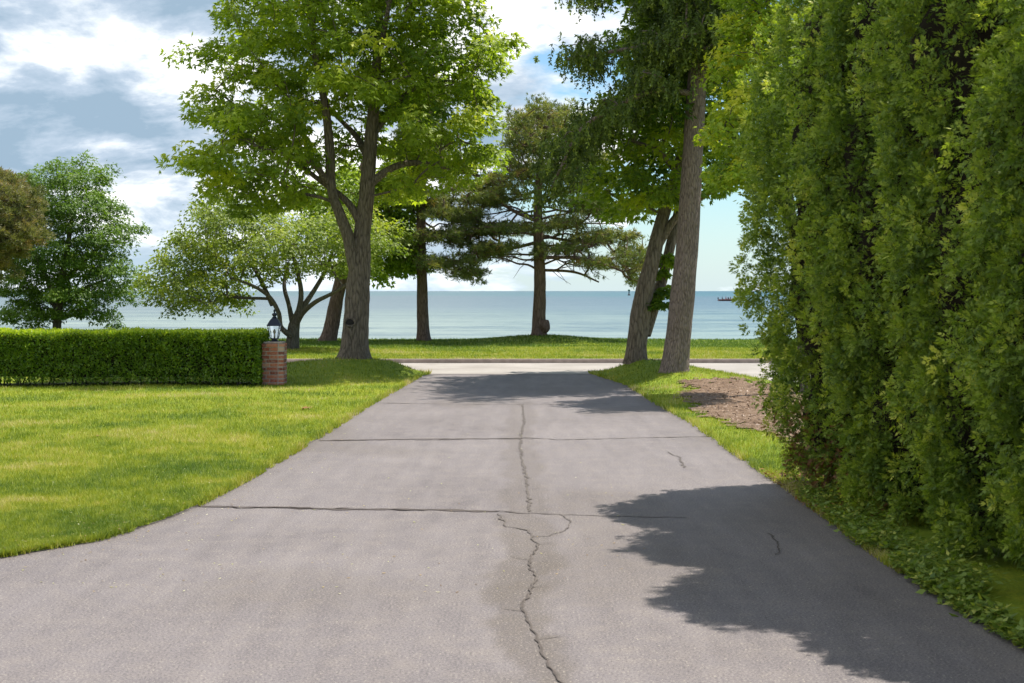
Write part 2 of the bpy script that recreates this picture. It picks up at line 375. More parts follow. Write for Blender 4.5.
# near lawns
tseg = np.concatenate([[0, .0015], np.linspace(.006, .12, 50), np.linspace(.13, 1, 60)])
ys = np.concatenate([np.linspace(-8, 7.8, 20), np.arange(7.9, 29.05, .08)])
def edge_noise(Y, s): return np.array([mn.noise(Vector((y * 3.1, s, 0))) * .045 + mn.noise(Vector((y * 13, s, 5))) * .03 for y in Y])
xs = (xl(ys) + edge_noise(ys, 1))[:, None] - tseg[None] * 60
def zl(X, Y):
    z = hgt(X, Y); z[:, 0] = -.01; z[0, :] = -.01; z[-1, :] = -.01; return z
V, Fc = grid(xs, ys, zl); Fc = Fc[:, ::-1]
tag(mesh_np('lawn', V, Fc, M['lawn']), kind='structure')
ys2 = np.concatenate([np.linspace(-8, 4, 10), np.arange(4.1, 29.0, .08)])
outer = np.interp(ys2, [-8, 22.6, 23.1, 24.0, 24.7, 27, 28.99], [60, 60, 20, 5.6, 4.55, 4.05, 3.7])
x0 = (xr(ys2) + edge_noise(ys2, 8)); outer = np.maximum(outer, x0 + .05)
ts = np.linspace(0, 1, 70) ** 2.0; ts = np.concatenate([[0], ts[1:] * .9995 + .0005])
xs = x0[:, None] + ts[None] * (outer - x0)[:, None]
def zr(X, Y):
    z = hgt(X, Y); z[:, 0] = -.01; z[-1, :] = -.01; z[Y[:, 0] > 23.0, -1] = 0.0; return z
V, Fc = grid(xs, ys2, zr)
tag(mesh_np('lawn', V, Fc, M['lawn']), kind='structure')
# lawn beyond the road and its kerb
ys = np.concatenate([[31.60], np.linspace(31.62, 48, 90)])
xs = np.repeat(np.linspace(-95, 95, 420)[None], len(ys), 0)
V, Fc = grid(xs, ys, hfar)
tag(mesh_np('far_lawn', V, Fc, M['lawn']), kind='structure')
bm = bmesh.new(); k = bmesh.ops.create_cube(bm, size=1)
for v_ in bm.verts: v_.co = Vector((v_.co.x * 180, 31.53 + v_.co.y * .15, .02 + v_.co.z * .15))
bmesh.ops.bevel(bm, geom=[e for e in bm.edges if abs(e.verts[0].co.x - e.verts[1].co.x) > 10 and e.verts[0].co.z > .05], offset=.02, segments=3, affect='EDGES')
tag(obj_bm('kerb', bm, M['kerb']), kind='structure')

# lake
m, b = new_mat('lake_water')
geo = b.n('ShaderNodeNewGeometry').outputs['Position']
sp = b.n('ShaderNodeSeparateXYZ', {0: geo})
inv = b.math('DIVIDE', 100.0, sp.outputs[1])
nn = b.noise(b.mapping(geo, scale=(.012, .004, 1)), 1.0, 4, .6)
fac = b.math('ADD', inv, b.math('MULTIPLY', b.math('SUBTRACT', nn, .5), .16))
c = b.ramp(fac, [(.0, (.022, .080, .090)), (.10, (.03, .105, .11)), (.16, (.07, .110, .125)), (.42, (.095, .140, .152)), (.60, (.14, .195, .178)), (.9, (.18, .235, .205))])
wv = b.noise(b.mapping(geo, scale=(.35, .9, 1)), 1.0, 5, .65, .3)
wv2 = b.noise(b.mapping(geo, scale=(.03, .16, 1)), 1.0, 4, .6, .3)
c = b.mix(b.ramp(b.math('ADD', b.math('MULTIPLY', wv, .5), b.math('MULTIPLY', wv2, .5)), [(.43, .8), (.53, 0)]), c, (.04, .085, .105))
p = b.n('ShaderNodeBsdfPrincipled', {'Base Color': c, 'Roughness': .35, 'Specular IOR Level': .35, 'Normal': bump(b, wv, .9, .35)})
finish(b, p.outputs[0]); M['lake'] = m
yy = np.array([45.0, 60, 80, 120, 200, 400, 900, 2500, 8000, 25000, 50000])
xs = np.linspace(-1, 1, 21)[None] * (yy * 1.2 + 200)[:, None]
V, Fc = grid(xs, yy, lambda X, Y: np.full_like(X, -1.2))
tag(mesh_np('lake', V, Fc, m), kind='structure')

# ------------------------------------------------------------------ grass blades (uncountable)
def blades(name, pts, zs, base_w, base_l, tint, ref=9.0):
    n = len(pts); az = rng.uniform(0, 2 * np.pi, n)
    D = np.stack([np.cos(az) * .55, np.sin(az) * .55, rng.uniform(.5, 1.1, n)], 1)
    sc = np.clip(pts[:, 1] / ref, .7, 9) ** .8
    L = base_l * (.6 + .8 * rng.random(n)) * np.minimum(sc, 1.5); Wd = base_w * sc * (.7 + .6 * rng.random(n))
    D = unit(D); side = unit(np.cross(D, np.array([0, 0, 1.0])))
    P = np.c_[pts, zs]
    a = P - side * Wd[:, None] / 2; c_ = P + side * Wd[:, None] / 2; t = P + D * L[:, None]
    V = np.stack([a, c_, t], 1).reshape(-1, 3)
    return tag(mesh_np(name, V, np.arange(3 * n).reshape(-1, 3), M['blade'], tint=np.repeat(tint, 3)), kind='stuff')
def nz2(x, y, s, o=0.0): return np.array([mn.noise(Vector((a * s, b_ * s, o))) for a, b_ in zip(x, y)])
def lawn_tint(x, y, streak=True):
    a = nz2(x, y, .55, 1); b1 = nz2(x * .35 + y * .1, y, 1.2, 3); c1 = nz2(x, y, 3.3, 6); e1 = nz2(x * 2, y * 2, 6.0, 8)
    d1 = nz2(x * .6 + y * .25, y * 1.1, 1.9, 12)
    return np.clip(.46 + .42 * a + .34 * b1 + .34 * c1 + .22 * e1 + .5 * np.clip(d1 - .18, 0, 1) + rng.normal(0, .13, len(x)) + .10 * np.sin((x * .75 - y * .66) * 3.1) * sstep(0, 2, 31 - y) - (.62 * sstep(36.5, 38.5, y + 1.2 * a)), 0, 1)  # last term darkens the far lawn strip, painting tree shade into the grass
def screen_sample(n, ymin, ymax, xmin_f, xmax_f):
    iy = rng.uniform(1 / ymax, 1 / ymin, n); Y = 1 / iy
    a, b_ = xmin_f(Y), xmax_f(Y); X = a + (b_ - a) * rng.random(n)
    return X, Y
X1, Y1 = screen_sample(260000, 8.0, 29.0, lambda Y: -.40 * Y - .3, lambda Y: xl(Y) + .02)
ok = (X1 < xl(Y1) + .03) & ~((Y1 > 23.55) & (Y1 < 24.6) & (X1 < -4.2)); X1, Y1 = X1[ok], Y1[ok]
blades('grass', np.c_[X1, Y1], hgt(X1, Y1) - .004, .0052, .034, lawn_tint(X1, Y1))
X1, Y1 = screen_sample(60000, 9.5, 28.9, lambda Y: xr(Y) - .03, lambda Y: np.maximum(xr(Y) + .1, np.minimum(.30 * Y, 4.4)))
bedc = lambda X, Y: (((X - 3.66) / 1.22) ** 2 + ((Y - 19.0) / 5.2) ** 2 + .45 * nz2(X, Y, 1.6, 2) + .4 * nz2(X, Y, 6, 2)) < 1
ok = ~bedc(X1, Y1) & (X1 < np.interp(Y1, [23.5, 24.7, 29], [9, 4.5, 3.75])); X1, Y1 = X1[ok], Y1[ok]
blades('grass', np.c_[X1, Y1], hgt(X1, Y1) - .004, .0052, .036, lawn_tint(X1, Y1))
ne = 9000; Ye = 1 / rng.uniform(1 / 28, 1 / 8.0, ne); sgn = rng.random(ne) < .62
Xe = np.where(sgn, xl(Ye) - rng.uniform(-.045, .05, ne), xr(Ye) + rng.uniform(-.045, .05, ne)); pe = nz2(Xe, Ye, 3.5, 4); ok = pe > -.2; Xe, Ye = Xe[ok], Ye[ok]
blades('edge_grass', np.c_[Xe, Ye], np.full(len(Xe), .004), .006, .06, np.clip(lawn_tint(Xe, Ye) + .12, 0, 1))
X1, Y1 = screen_sample(150000, 31.62, 44.9, lambda Y: -.39 * Y, lambda Y: .26 * Y)
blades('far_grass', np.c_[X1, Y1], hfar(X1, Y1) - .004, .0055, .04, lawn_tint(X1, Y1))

# clippings and blossom bits on lawn and drive edge
n = 1500; Yb = 1 / rng.uniform(1 / 27, 1 / 7.5, n); Xb = np.where(rng.random(n) < .55, xl(Yb) + rng.normal(-.05, .3, n), rng.uniform(-.36, .1, n) * Yb)
on = Xb < xl(Yb); keep = on | (rng.random(n) < .6) ; Xb, Yb, on = Xb[keep], Yb[keep], on[keep]; n = len(Xb)
V, Fc = leaves(np.c_[Xb, Yb, np.where(on, hgt(Xb, Yb) + .02, .006)], np.c_[rng.normal(size=(n, 2)), np.zeros(n)], np.tile([0, 0, 1.0], (n, 1)), rng.uniform(.008, .03, n), rng.uniform(.006, .016, n))
M['bits'] = leaf_mat('dry_bits', [(0, (.12, .07, .03)), (.5, (.35, .26, .12)), (.8, (.30, .33, .10)), (1, (.6, .56, .42))], .2, gain=1.0)
tag(mesh_np('lawn_litter', V, Fc, M['bits'], tint=np.repeat(rng.random(n), 4)), kind='stuff')
# mulch bed
m, b = new_mat('mulch'); tc = b.n('ShaderNodeTexCoord').outputs['Object']
n1 = b.noise(tc, 3, 5, .65); n2 = b.noise(tc, 30, 5, .75)
c = b.ramp(b.math('ADD', b.math('MULTIPLY', n1, .4), b.math('MULTIPLY', n2, .6)), [(.35, (.10, .062, .038)), (.5, (.20, .135, .090)), (.65, (.32, .235, .17))])
p = b.n('ShaderNodeBsdfPrincipled', {'Base Color': c, 'Roughness': .95, 'Specular IOR Level': .1, 'Normal': bump(b, n2, 1.0, .04)}); finish(b, p.outputs[0]); M['mulch'] = m
ysb = np.arange(14.2, 24.6, .07); xsb = np.arange(2.2, 4.8, .05)
V, Fc = grid(np.repeat(xsb[None], len(ysb), 0), ysb, hgt)
V[:, 2] += .012 + .02 * (nz2(V[:, 0], V[:, 1], 5, 3) + .3)
cen = V[Fc].mean(1); Fc = Fc[bedc(cen[:, 0], cen[:, 1])]
tag(mesh_np('mulch_bed', V, Fc, M['mulch']), kind='structure')
n = 9000; X1 = rng.uniform(2.35, 4.6, n); Y1 = rng.uniform(15, 24.2, n); ok = bedc(X1, Y1); X1, Y1 = X1[ok], Y1[ok]; n = len(X1)
M['chips'] = leaf_mat('mulch_chips', [(0, (.08, .045, .025)), (.6, (.22, .15, .10)), (1, (.38, .29, .21))], .0, gain=1.0)
Vc, Fcx = leaves(np.c_[X1, Y1, hgt(X1, Y1) + .02], np.c_[rng.normal(0, 1, (n, 2)), rng.normal(0, .25, n)], np.tile([0, 0, 1.0], (n, 1)) + rng.normal(0, .3, (n, 3)), rng.uniform(.015, .07, n), rng.uniform(.008, .025, n))
tag(mesh_np('mulch_chips', Vc, Fcx, M['chips'], tint=np.repeat(rng.random(n), 4)), kind='stuff')

# ------------------------------------------------------------------ trees
def pts_in(ells, Y, dmin, n_try, depth, cx=None, Rx=None, shell=.0, wexp=1.0):
    """clump centres in a union of ellipsoids given in photo pixels"""
    vol = np.array([e[2] * e[3] for e in ells], float) ** wexp; vol /= vol.sum(); out = np.zeros((0, 3)); s = Y / F
    for _ in range(n_try):
        e = ells[rng.choice(len(ells), p=vol)]
        d = unit(rng.normal(size=3)); r = rng.random() ** (1 / (3 + shell * 4))
        px = e[0] + d[0] * r * e[2]; py = e[1] + d[2] * r * e[3]
        dm = depth
        if cx is not None: dm = depth * math.sqrt(max(.08, 1 - ((px - cx) / Rx) ** 2))
        dd = e[4] if len(e) > 4 else min(dm, e[2] * s * 1.3)
        oy = (rng.uniform(-1, 1) * max(0, dm - dd)) + d[1] * r * dd
        p = at(px, py, Y); p[1] += oy
        if len(out) == 0 or np.min(np.sum((out - p) ** 2, 1)) > dmin * dmin: out = np.vstack([out, p])
    return out
def grow(centres, trunk_nodes, seg=5, sag=.10, tip=.006, expo=.45, up=.6, wig=.06, rmax=.11):
    """connect every clump centre to the growing skeleton; returns tubes with pipe-model radii"""
    pos = [np.array(p) for p in trunk_nodes]; par = [-1] * len(pos); nT = len(pos); chains = []
    d0 = np.min(np.linalg.norm(centres[:, None] - np.array(pos)[None], axis=2), 1)
    for ci in np.argsort(d0):
        c = centres[ci]; A = np.array(pos)
        d = np.linalg.norm(A - c, axis=1) + np.maximum(0, A[:, 2] - c[2] + .15) * up * 2
        j = int(np.argmin(d)); a = pos[j]; L = np.linalg.norm(c - a); k = max(2, min(seg + 4, int(L / .25) + 1)); chain = [j]
        off = rng.normal(0, wig * L, 3); off[2] += sag * L
        for q in range(1, k + 1):
            t = q / k; p = a + (c - a) * t + off * math.sin(math.pi * t) + (rng.normal(0, wig * .35 * L / k, 3) if q < k else 0)
            pos.append(p); par.append(chain[-1]); chain.append(len(pos) - 1)
        chains.append(chain)
    cnt = np.zeros(len(pos)); 
    for ch in chains: cnt[ch[-1]] += 1
    for i in range(len(pos) - 1, nT - 1, -1):
        if par[i] >= 0: cnt[par[i]] += cnt[i]
    TS = {}; P = np.array(pos); rootof = {}
    for ch in chains:
        rt_ = ch[0] if ch[0] < nT else rootof[ch[0]]
        for q in ch[1:]: rootof[q] = rt_
        T = TS.setdefault(rt_, Tubes())
        r = np.minimum(rmax, tip * np.maximum(1, cnt[ch]) ** expo); r[0] = min(r[0], r[1] * 1.25)
        T.add(P[ch], r, 6 if r[1] < .03 else 9)
    return TS, P, chains
def clump_leaves(C, n, rc, L, Wd, kind='broad', flat=.55, tvar=.2, centre=None, leaflets=3, tbase=.42):
    N = len(C) * n; ci = np.repeat(np.arange(len(C)), n)
    rcs = np.repeat(rc * rng.uniform(.7, 1.35, len(C)), n)
    d = unit(rng.normal(size=(N, 3))); r = rng.random(N) ** .45
    q = d * (r * rcs)[:, None]; q[:, 2] *= flat
    rad = np.linalg.norm(q[:, :2], axis=1) / rcs
    q[:, 2] -= .42 * rad ** 2 * rcs
    P = C[ci] + q
    ct = rng.normal(0, tvar, len(C))
    out = unit(np.c_[q[:, :2], np.zeros(N)] + rng.normal(0, .05, (N, 3)))
    if centre is not None:
        o2 = P - centre; o2[:, 2] *= .4; out = unit(out + .8 * unit(o2))
    tint = tbase + ct[ci] + .16 * q[:, 2] / (rcs * flat) + rng.normal(0, .10, N)  # leaves higher in a clump tinted lighter, top light painted in
    if kind == 'broad':
        Vs, Fs, ts = [], [], []; off = 0
        base = out + rng.normal(0, .5, (N, 3)); base[:, 2] -= .6; base = unit(base)
        nrm = np.tile([0, 0, 1.0], (N, 1)) + rng.normal(0, .42, (N, 3)) + out * .3
        sd_ = unit(np.cross(base, nrm))
        for k in range(leaflets):
            a = (k - (leaflets - 1) / 2) * .75
            D = base * math.cos(a) + sd_ * math.sin(a)
            V, Fc = leaves(P, D, nrm + rng.normal(0, .15, (N, 3)), L * rng.uniform(.7, 1.2, N), Wd * rng.uniform(.8, 1.2, N))
            Vs.append(V); Fs.append(Fc + off); off += len(V); ts.append(np.repeat(tint, 4))
        return np.concatenate(Vs), np.concatenate(Fs), np.clip(np.concatenate(ts), 0, 1)
    if kind == 'needle':
        k = 7; P2 = np.repeat(P, k, 0); D = np.repeat(out * .7 + np.array([0, 0, .55]), k, 0) + rng.normal(0, .65, (N * k, 3))
        V, Fc = leaves(P2, D, rng.normal(size=(N * k, 3)), L * rng.uniform(.7, 1.2, N * k), Wd, .1)
        return V, Fc, np.clip(np.repeat(np.repeat(tint, k), 4), 0, 1)
def tree(name, label, Y, trunk_lines, ells, leaf, bark, depth, dmin, n_leaf, rc, L, Wd, kind='broad', cx=None, Rx=None, flat=.55, tries=4000,
         leaflets=3, tbase=.42, tvar=.2, rough=.10, flare=.35, sag=.1, up=.6, group=None, cat='tree', shell=0, extra=None, tip=.006, expo=.45, rmax=.11, crown='crown', hole=None):
    T = Tubes(); nodes = []
    base = None
    for li, line in enumerate(trunk_lines):
        pts = [at(p[0], p[1], Y, p[3] if len(p) > 3 else 0) for p in line]; rad = [p[2] * Y / F / 2 for p in line]
        if li == 0: base = pts[0].copy(); pts[0] = pts[0] - np.array([0, 0, .06])
        P, r = spline(pts, rad, 12 if li == 0 else 8)
        T.add(P, r, 28 if li == 0 else 16, rough, flare if li == 0 else 0)
        n0 = len(P) // 3 if li == 0 else 2
        nodes += list(P[n0:])
    root = empty(name, tuple(base), label, cat, group)
    C = pts_in(ells, Y, dmin, tries, depth, cx, Rx, shell, .45 if kind == 'drape' else 1.0)
    cen0 = C.mean(0); far = C[rng.random(len(C)) < (.02 if kind == 'drape' else .22)]; far = far + unit(far - cen0) * rng.uniform(.15, .5, (len(far), 1)) * (rc / .42)
    T.build('trunk', bark, root)
    C = np.vstack([C, far])
    if hole is not None:
        hp = 512 + C[:, 0] * F / C[:, 1]; vp = HZ - (C[:, 2] - H) * F / C[:, 1]
        C = C[~((hp > hole[0]) & (hp < hole[1]) & (vp > hole[2]) & (vp < hole[3]) & (C[:, 1] < Y + .3))]
    br, Pn, ch = grow(C, nodes, sag=sag, up=up, tip=tip, expo=expo, rmax=rmax); 
    for T_ in br.values(): T_.build('limb', bark, root)
    cen = C.mean(0)
    if kind == 'drape': V, Fc, t = drape(C, ch, Pn, n_leaf, rc, L, Wd, tbase)
    else: V, Fc, t = clump_leaves(C, n_leaf, rc, L, Wd, kind, flat, tvar, cen, leaflets, tbase)
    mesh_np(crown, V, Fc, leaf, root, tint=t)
    return root, C, T
def drape(C, ch, Pn, n, rc, L, Wd, tbase):
    """hanging spruce branchlets: strings of short needle sprays drooping from the limbs"""
    S0 = []
    for chn in ch:
        P = Pn[chn[1:]]
        for _ in range(n):
            i = rng.integers(0, len(P)); S0.append(P[i] + rng.normal(0, rc * .55, 3) * [1, 1, .45])
    S0 = np.array(S0); N = len(S0); ln = rng.uniform(.25, 1.0, N) * rc * 1.35; k = 7
    P2, D2, L2, t2 = [], [], [], []
    tt = tbase + rng.normal(0, .2, N); drift = rng.normal(0, .12, (N, 3))
    for q in range(k):
        f = q / k; P = S0 + drift * (f * ln)[:, None]; P[:, 2] -= f * ln
        for s_ in range(3):
            D = rng.normal(0, .55, (N, 3)); D[:, 2] -= .75
            P2.append(P); D2.append(D); L2.append(L * (1.15 - .5 * f) * rng.uniform(.8, 1.2, N)); t2.append(tt + .3 * (f > .8) + rng.normal(0, .06, N))
    P2 = np.concatenate(P2); D2 = np.concatenate(D2)
    V, Fc = leaves(P2, D2, rng.normal(size=P2.shape), np.concatenate(L2), Wd, .15)
    return V, Fc, np.clip(np.repeat(np.concatenate(t2), 4), 0, 1)

# 1 the big shade tree left of the drive
root, C, _ = tree('maple_tree', 'large leafy tree with forked trunk on the grass mound left of the drive', 27.3,
     [[(354, 359, 27), (355, 340, 25), (357, 300, 24.5), (360, 265, 20), (363, 230, 16.5), (367, 190, 14.5), (371, 140, 13), (376, 80, 10), (380, 10, 7), (383, -60, 4)],
      [(357, 275, 15, -.05), (350, 240, 12.5, -.12), (341, 215, 10.5, -.2), (333, 190, 9.5, -.2), (331, 150, 9.5, -.2), (327, 110, 8, -.2), (318, 60, 6, -.3), (310, 0, 4, -.3)],
      [(362, 225, 10), (352, 208, 7.5), (340, 195, 6), (322, 182, 5), (300, 165, 4)],
      [(366, 188, 9), (385, 172, 7.5), (408, 163, 6), (440, 166, 4.5), (480, 176, 3)],
      [(331, 185, 7, -.2), (315, 165, 5.5, -.5), (290, 158, 4.5, -.8), (262, 150, 3, -1)],
      [(372, 135, 8), (400, 95, 6, .5), (440, 60, 4.5, .9), (480, 40, 3, 1)],
      [(369, 160, 8), (350, 130, 6, 1), (320, 100, 4, 1.8)], [(374, 100, 7), (385, 60, 5, -1), (400, 10, 4, -1.8)]],
     [(272, 38, 62, 48), (252, 115, 50, 38), (225, 158, 38, 26), (292, 150, 56, 38), (345, 60, 80, 75), (425, 55, 68, 68), (470, 55, 36, 42), (430, 140, 50, 30),
      (472, 140, 30, 22), (385, 125, 45, 45), (275, 188, 45, 13), (345, -50, 120, 60), (420, -60, 90, 60), (400, 175, 30, 14)],
     M['maple'], M['bark_big'], 3.0, .56, 92, .40, .115, .040, cx=345, Rx=185, tries=5200, leaflets=3, tvar=.15, rough=.12, flare=.38, rmax=.08, hole=(312, 392, 100, 230))
# knot hole on its trunk
bm = bmesh.new(); bmesh.ops.create_uvsphere(bm, u_segments=20, v_segments=12, radius=1)
for v_ in bm.verts: v_.co = Vector((v_.co.x * .085, v_.co.y * .035, v_.co.z * .06))
kn = at(351.5, 322, 27.3) - np.array(root.location); obj_bm('knot', bm, plain('knot', (.02, .016, .013), .95), root, True, (kn[0], -.262, kn[2]))
tb = Tubes(); a = np.linspace(0, 2 * np.pi, 21)
cxyz = np.array(root.location) + [kn[0], -.262, kn[2]]
tb.add(np.c_[cxyz[0] + np.cos(a) * .10, np.full(21, cxyz[1] - .012), cxyz[2] + np.sin(a) * .075], np.full(21, .022) * (1 + .3 * np.sin(a * 3)), 8)
tb.build('knot_collar', M['bark_big'], root)

# 2 crabapple beyond the road
tree('crabapple_tree', 'low spreading tree with several stems on one short trunk, behind the brick pillar', 36.2,
     [[(292, 350.5, 13), (293, 338, 12), (294, 326, 11), (299, 310, 6), (301, 292, 5), (297, 270, 4), (290, 245, 3)],
      [(292, 336, 7, -.1), (283, 327, 5, -.3), (281, 312, 4.5, -.4), (272, 296, 4, -.5), (256, 285, 3, -.7), (236, 278, 3, -.8)],
      [(294, 328, 7), (304, 313, 5, -.2), (318, 302, 4.5, -.5), (335, 294, 3.5, -.8), (352, 284, 3, -1)],
      [(293, 325, 6), (287, 305, 4.5, .3), (281, 285, 4, .5), (284, 262, 4, .7)],
      [(297, 315, 7), (310, 295, 5, .2), (322, 272, 4, .5), (330, 250, 3, .6)],
      [(275, 305, 5, -.4), (262, 280, 4, -.2), (248, 258, 3, 0)]],
     [(240, 232, 50, 26), (300, 240, 60, 30), (182, 266, 32, 18), (205, 245, 32, 24), (355, 232, 45, 30), (215, 278, 32, 10), (162, 285, 18, 12), (250, 258, 40, 14), (340, 262, 30, 10), (225, 215, 30, 15),
      (200, 293, 16, 6), (175, 294, 12, 6), (228, 296, 12, 6), (190, 303, 8, 4), (222, 305, 5, 3)],
     M['crab'], M['bark_grey'], 2.4, .46, 90, .38, .09, .040, cx=265, Rx=140, tries=4200, leaflets=2, tvar=.16, flare=.3, flat=.6, tip=.005)
# 3 leaning tree behind
tree('leaning_tree', 'tree with a trunk leaning right, seen between the crabapple stems and the big forked tree', 42.6,
     [[(328, 342, 15), (332, 325, 14), (337, 298, 13), (343, 270, 12.5), (350, 235, 10), (358, 190, 7), (366, 150, 5)],
      [(348, 240, 7), (372, 215, 6, -.4), (398, 200, 4, -.6)]],
     [(396, 232, 26, 28), (402, 200, 24, 22), (350, 205, 45, 35), (408, 258, 16, 14), (375, 250, 28, 20), (330, 215, 30, 25), (405, 175, 15, 14)],
     M['lime'], M['bark_pine'], 2.2, .42, 80, .42, .13, .06, cx=370, Rx=75, tries=2200, leaflets=2, tbase=.38)
# 4 left round tree
tree('locust_tree', 'round dark green tree with feathery leaves beyond the road, behind the clipped hedge', 42.0,
     [[(57, 341, 9), (57, 325, 8), (59, 305, 7), (62, 280, 6), (68, 245, 5), (74, 205, 3)],
      [(59, 300, 5), (48, 275, 4, -.3), (36, 245, 3, -.5)], [(61, 285, 5), (80, 262, 4, .3), (102, 240, 3, .5)], [(58, 308, 4), (40, 295, 3), (20, 285, 2.5)], [(60, 300, 4), (80, 290, 3), (105, 280, 2)]],
     [(72, 186, 38, 24), (106, 232, 28, 26), (32, 205, 36, 30), (60, 258, 56, 34), (112, 268, 24, 18), (22, 272, 34, 26), (84, 292, 30, 12), (36, 298, 30, 12), (92, 212, 30, 22), (30, 311, 28, 7), (86, 308, 28, 6), (122, 285, 14, 10), (48, 180, 20, 14)],
     M['locust'], M['bark_grey'], 2.2, .46, 120, .40, .10, .035, cx=62, Rx=88, tries=3600, leaflets=2, tvar=.14, tbase=.40, flat=.42, tip=.004)
# 5 pines
def bare_limbs(root, Y, x0, y0, y1, n, reach, both=True):
    for k in range(n):
        ya = y0 + (y1 - y0) * (k + rng.random()) / n; sg = (1 if k % 2 else -1) if both else 1
        T = Tubes(); L = reach * rng.uniform(.55, 1.0); dy = rng.uniform(-1.3, 1.3); el = rng.uniform(-6, 14)
        line = [at(x0 + sg * L * t, ya - el * math.sin(2.2 * t) + rng.normal(0, 1.5), Y, dy * t) for t in np.linspace(0, 1, 7)]
        P, rr = spline(line, np.linspace(.035, .008, 7), 3); T.add(P, rr, 6)
        for q in range(rng.integers(5, 9)):
            i = rng.integers(4, len(P) - 2); v_ = np.array([sg * rng.uniform(.1, .6), rng.normal(0, .4), rng.uniform(-.35, .22)])
            p2 = P[i] + v_ * .5 + np.array([0, 0, rng.normal(0, .05)]); T.add([P[i], p2, P[i] + v_ * rng.uniform(.8, 1.3)], [.012, .009, .004], 5)
        T.build('limb', M['bark_pine'], root)
def pinetree(label, Y, trunk, ells, leaf, tries=1500, dmin=.27, depth=2.2, cx=None, Rx=None, tb=.5, n=15, tvar=.2):
    return tree('pine_tree', label, Y, trunk, ells, leaf, M['bark_pine'], depth, dmin, n, .24, .13, .020, 'needle', cx, Rx, .5, tries, sag=-.06, up=.15,
                group='pine trees on the far lawn', tbase=tb, flare=.25, tip=.011, expo=.36, rmax=.075, tvar=tvar)
r5, _, _ = pinetree('pine with a bulging burl at its trunk foot, standing alone beyond the road', 41.7,
     [[(539, 337.5, 15), (539, 320, 13), (540, 290, 12), (539, 250, 11), (538, 215, 9), (539, 180, 7), (543, 145, 4), (547, 112, 2)],
      [(539, 258, 4, -.2), (565, 258, 3, -.5), (595, 262, 2.5, -.8), (620, 272, 2, -1)], [(539, 222, 4), (515, 212, 3.5, -.2), (492, 198, 3, -.4), (475, 192, 2, -.5)],
      [(538, 242, 3.5), (512, 248, 3, .4), (488, 250, 2, .6)], [(539, 235, 3.5), (570, 240, 3, .5), (605, 242, 2, .8)], [(539, 205, 3.5), (560, 195, 3), (588, 190, 2)],
      [(539, 270, 3), (575, 272, 2.5, .4), (600, 282, 1.5, .5)]],
     [(550, 124, 38, 9), (528, 146, 24, 9), (578, 150, 22, 9), (545, 172, 32, 8), (592, 182, 26, 9), (508, 192, 22, 7), (480, 200, 18, 6), (478, 228, 26, 6), (500, 246, 22, 5),
      (600, 236, 36, 7), (628, 252, 20, 8), (602, 262, 30, 5), (636, 276, 10, 7), (565, 222, 24, 6), (520, 165, 15, 6), (610, 212, 22, 6), (460, 214, 22, 6), (445, 232, 14, 5), (520, 226, 24, 5), (585, 204, 24, 6), (640, 262, 16, 7), (560, 248, 26, 5), (505, 180, 22, 7), (575, 170, 26, 8), (540, 140, 36, 10), (548, 116, 34, 8), (520, 128, 16, 8), (588, 132, 16, 10), (598, 158, 14, 8)], M['pine'], 2600, cx=550, Rx=125)
bare_limbs(r5, 41.7, 539, 182, 276, 22, 88)
bm = bmesh.new(); bmesh.ops.create_icosphere(bm, subdivisions=3, radius=.17)
for v_ in bm.verts: v_.co *= 1 + .25 * mn.noise(v_.co * 9); v_.co.z *= 1.15
bl = at(546, 326, 41.7) - np.array(r5.location); obj_bm('burl', bm, M['bark_pine'], r5, True, (bl[0] - .03, -.12, bl[2]))
r6, _, _ = pinetree('slim straight pine between the big forked tree and the burled pine', 41.8,
     [[(424, 342.5, 13.5), (423, 325, 11.5), (422, 280, 10.5), (421, 230, 9.5), (421, 190, 8.5), (422, 140, 6), (424, 90, 3)],
      [(421, 238, 4), (445, 232, 3, -.3), (472, 236, 2, -.5)], [(421, 268, 3), (445, 262, 2.5, .2), (478, 262, 2, .3)], [(421, 205, 4), (450, 190, 3), (480, 184, 2)]],
     [(468, 186, 28, 6), (455, 212, 30, 6), (446, 236, 30, 7), (478, 252, 22, 10), (440, 262, 24, 8), (402, 248, 12, 8), (470, 272, 18, 8), (404, 190, 18, 12), (425, 150, 30, 25), (423, 100, 25, 25), (492, 226, 16, 6), (490, 200, 16, 6), (436, 200, 20, 8)],
     M['pine'], 2200, cx=440, Rx=72, tb=.42)
bare_limbs(r6, 41.8, 421, 190, 272, 9, 60)
pinetree('yellowish brown pine at the left edge, only its bushy right side in view', 36.0,
     [[(-34, 352, 15), (-33, 300, 13), (-32, 240, 10), (-30, 180, 5), (-29, 160, 2)], [(-32, 255, 4), (-12, 240, 3), (12, 232, 2)], [(-32, 215, 4), (-10, 205, 3), (10, 200, 2)]],
     [(8, 200, 22, 15), (8, 232, 26, 16), (-12, 180, 20, 12), (-20, 255, 30, 14), (-40, 220, 40, 40), (16, 216, 16, 10), (-60, 230, 30, 40)], M['pine_old'], 3200, .24, cx=-25, Rx=75, tb=.5, n=26)
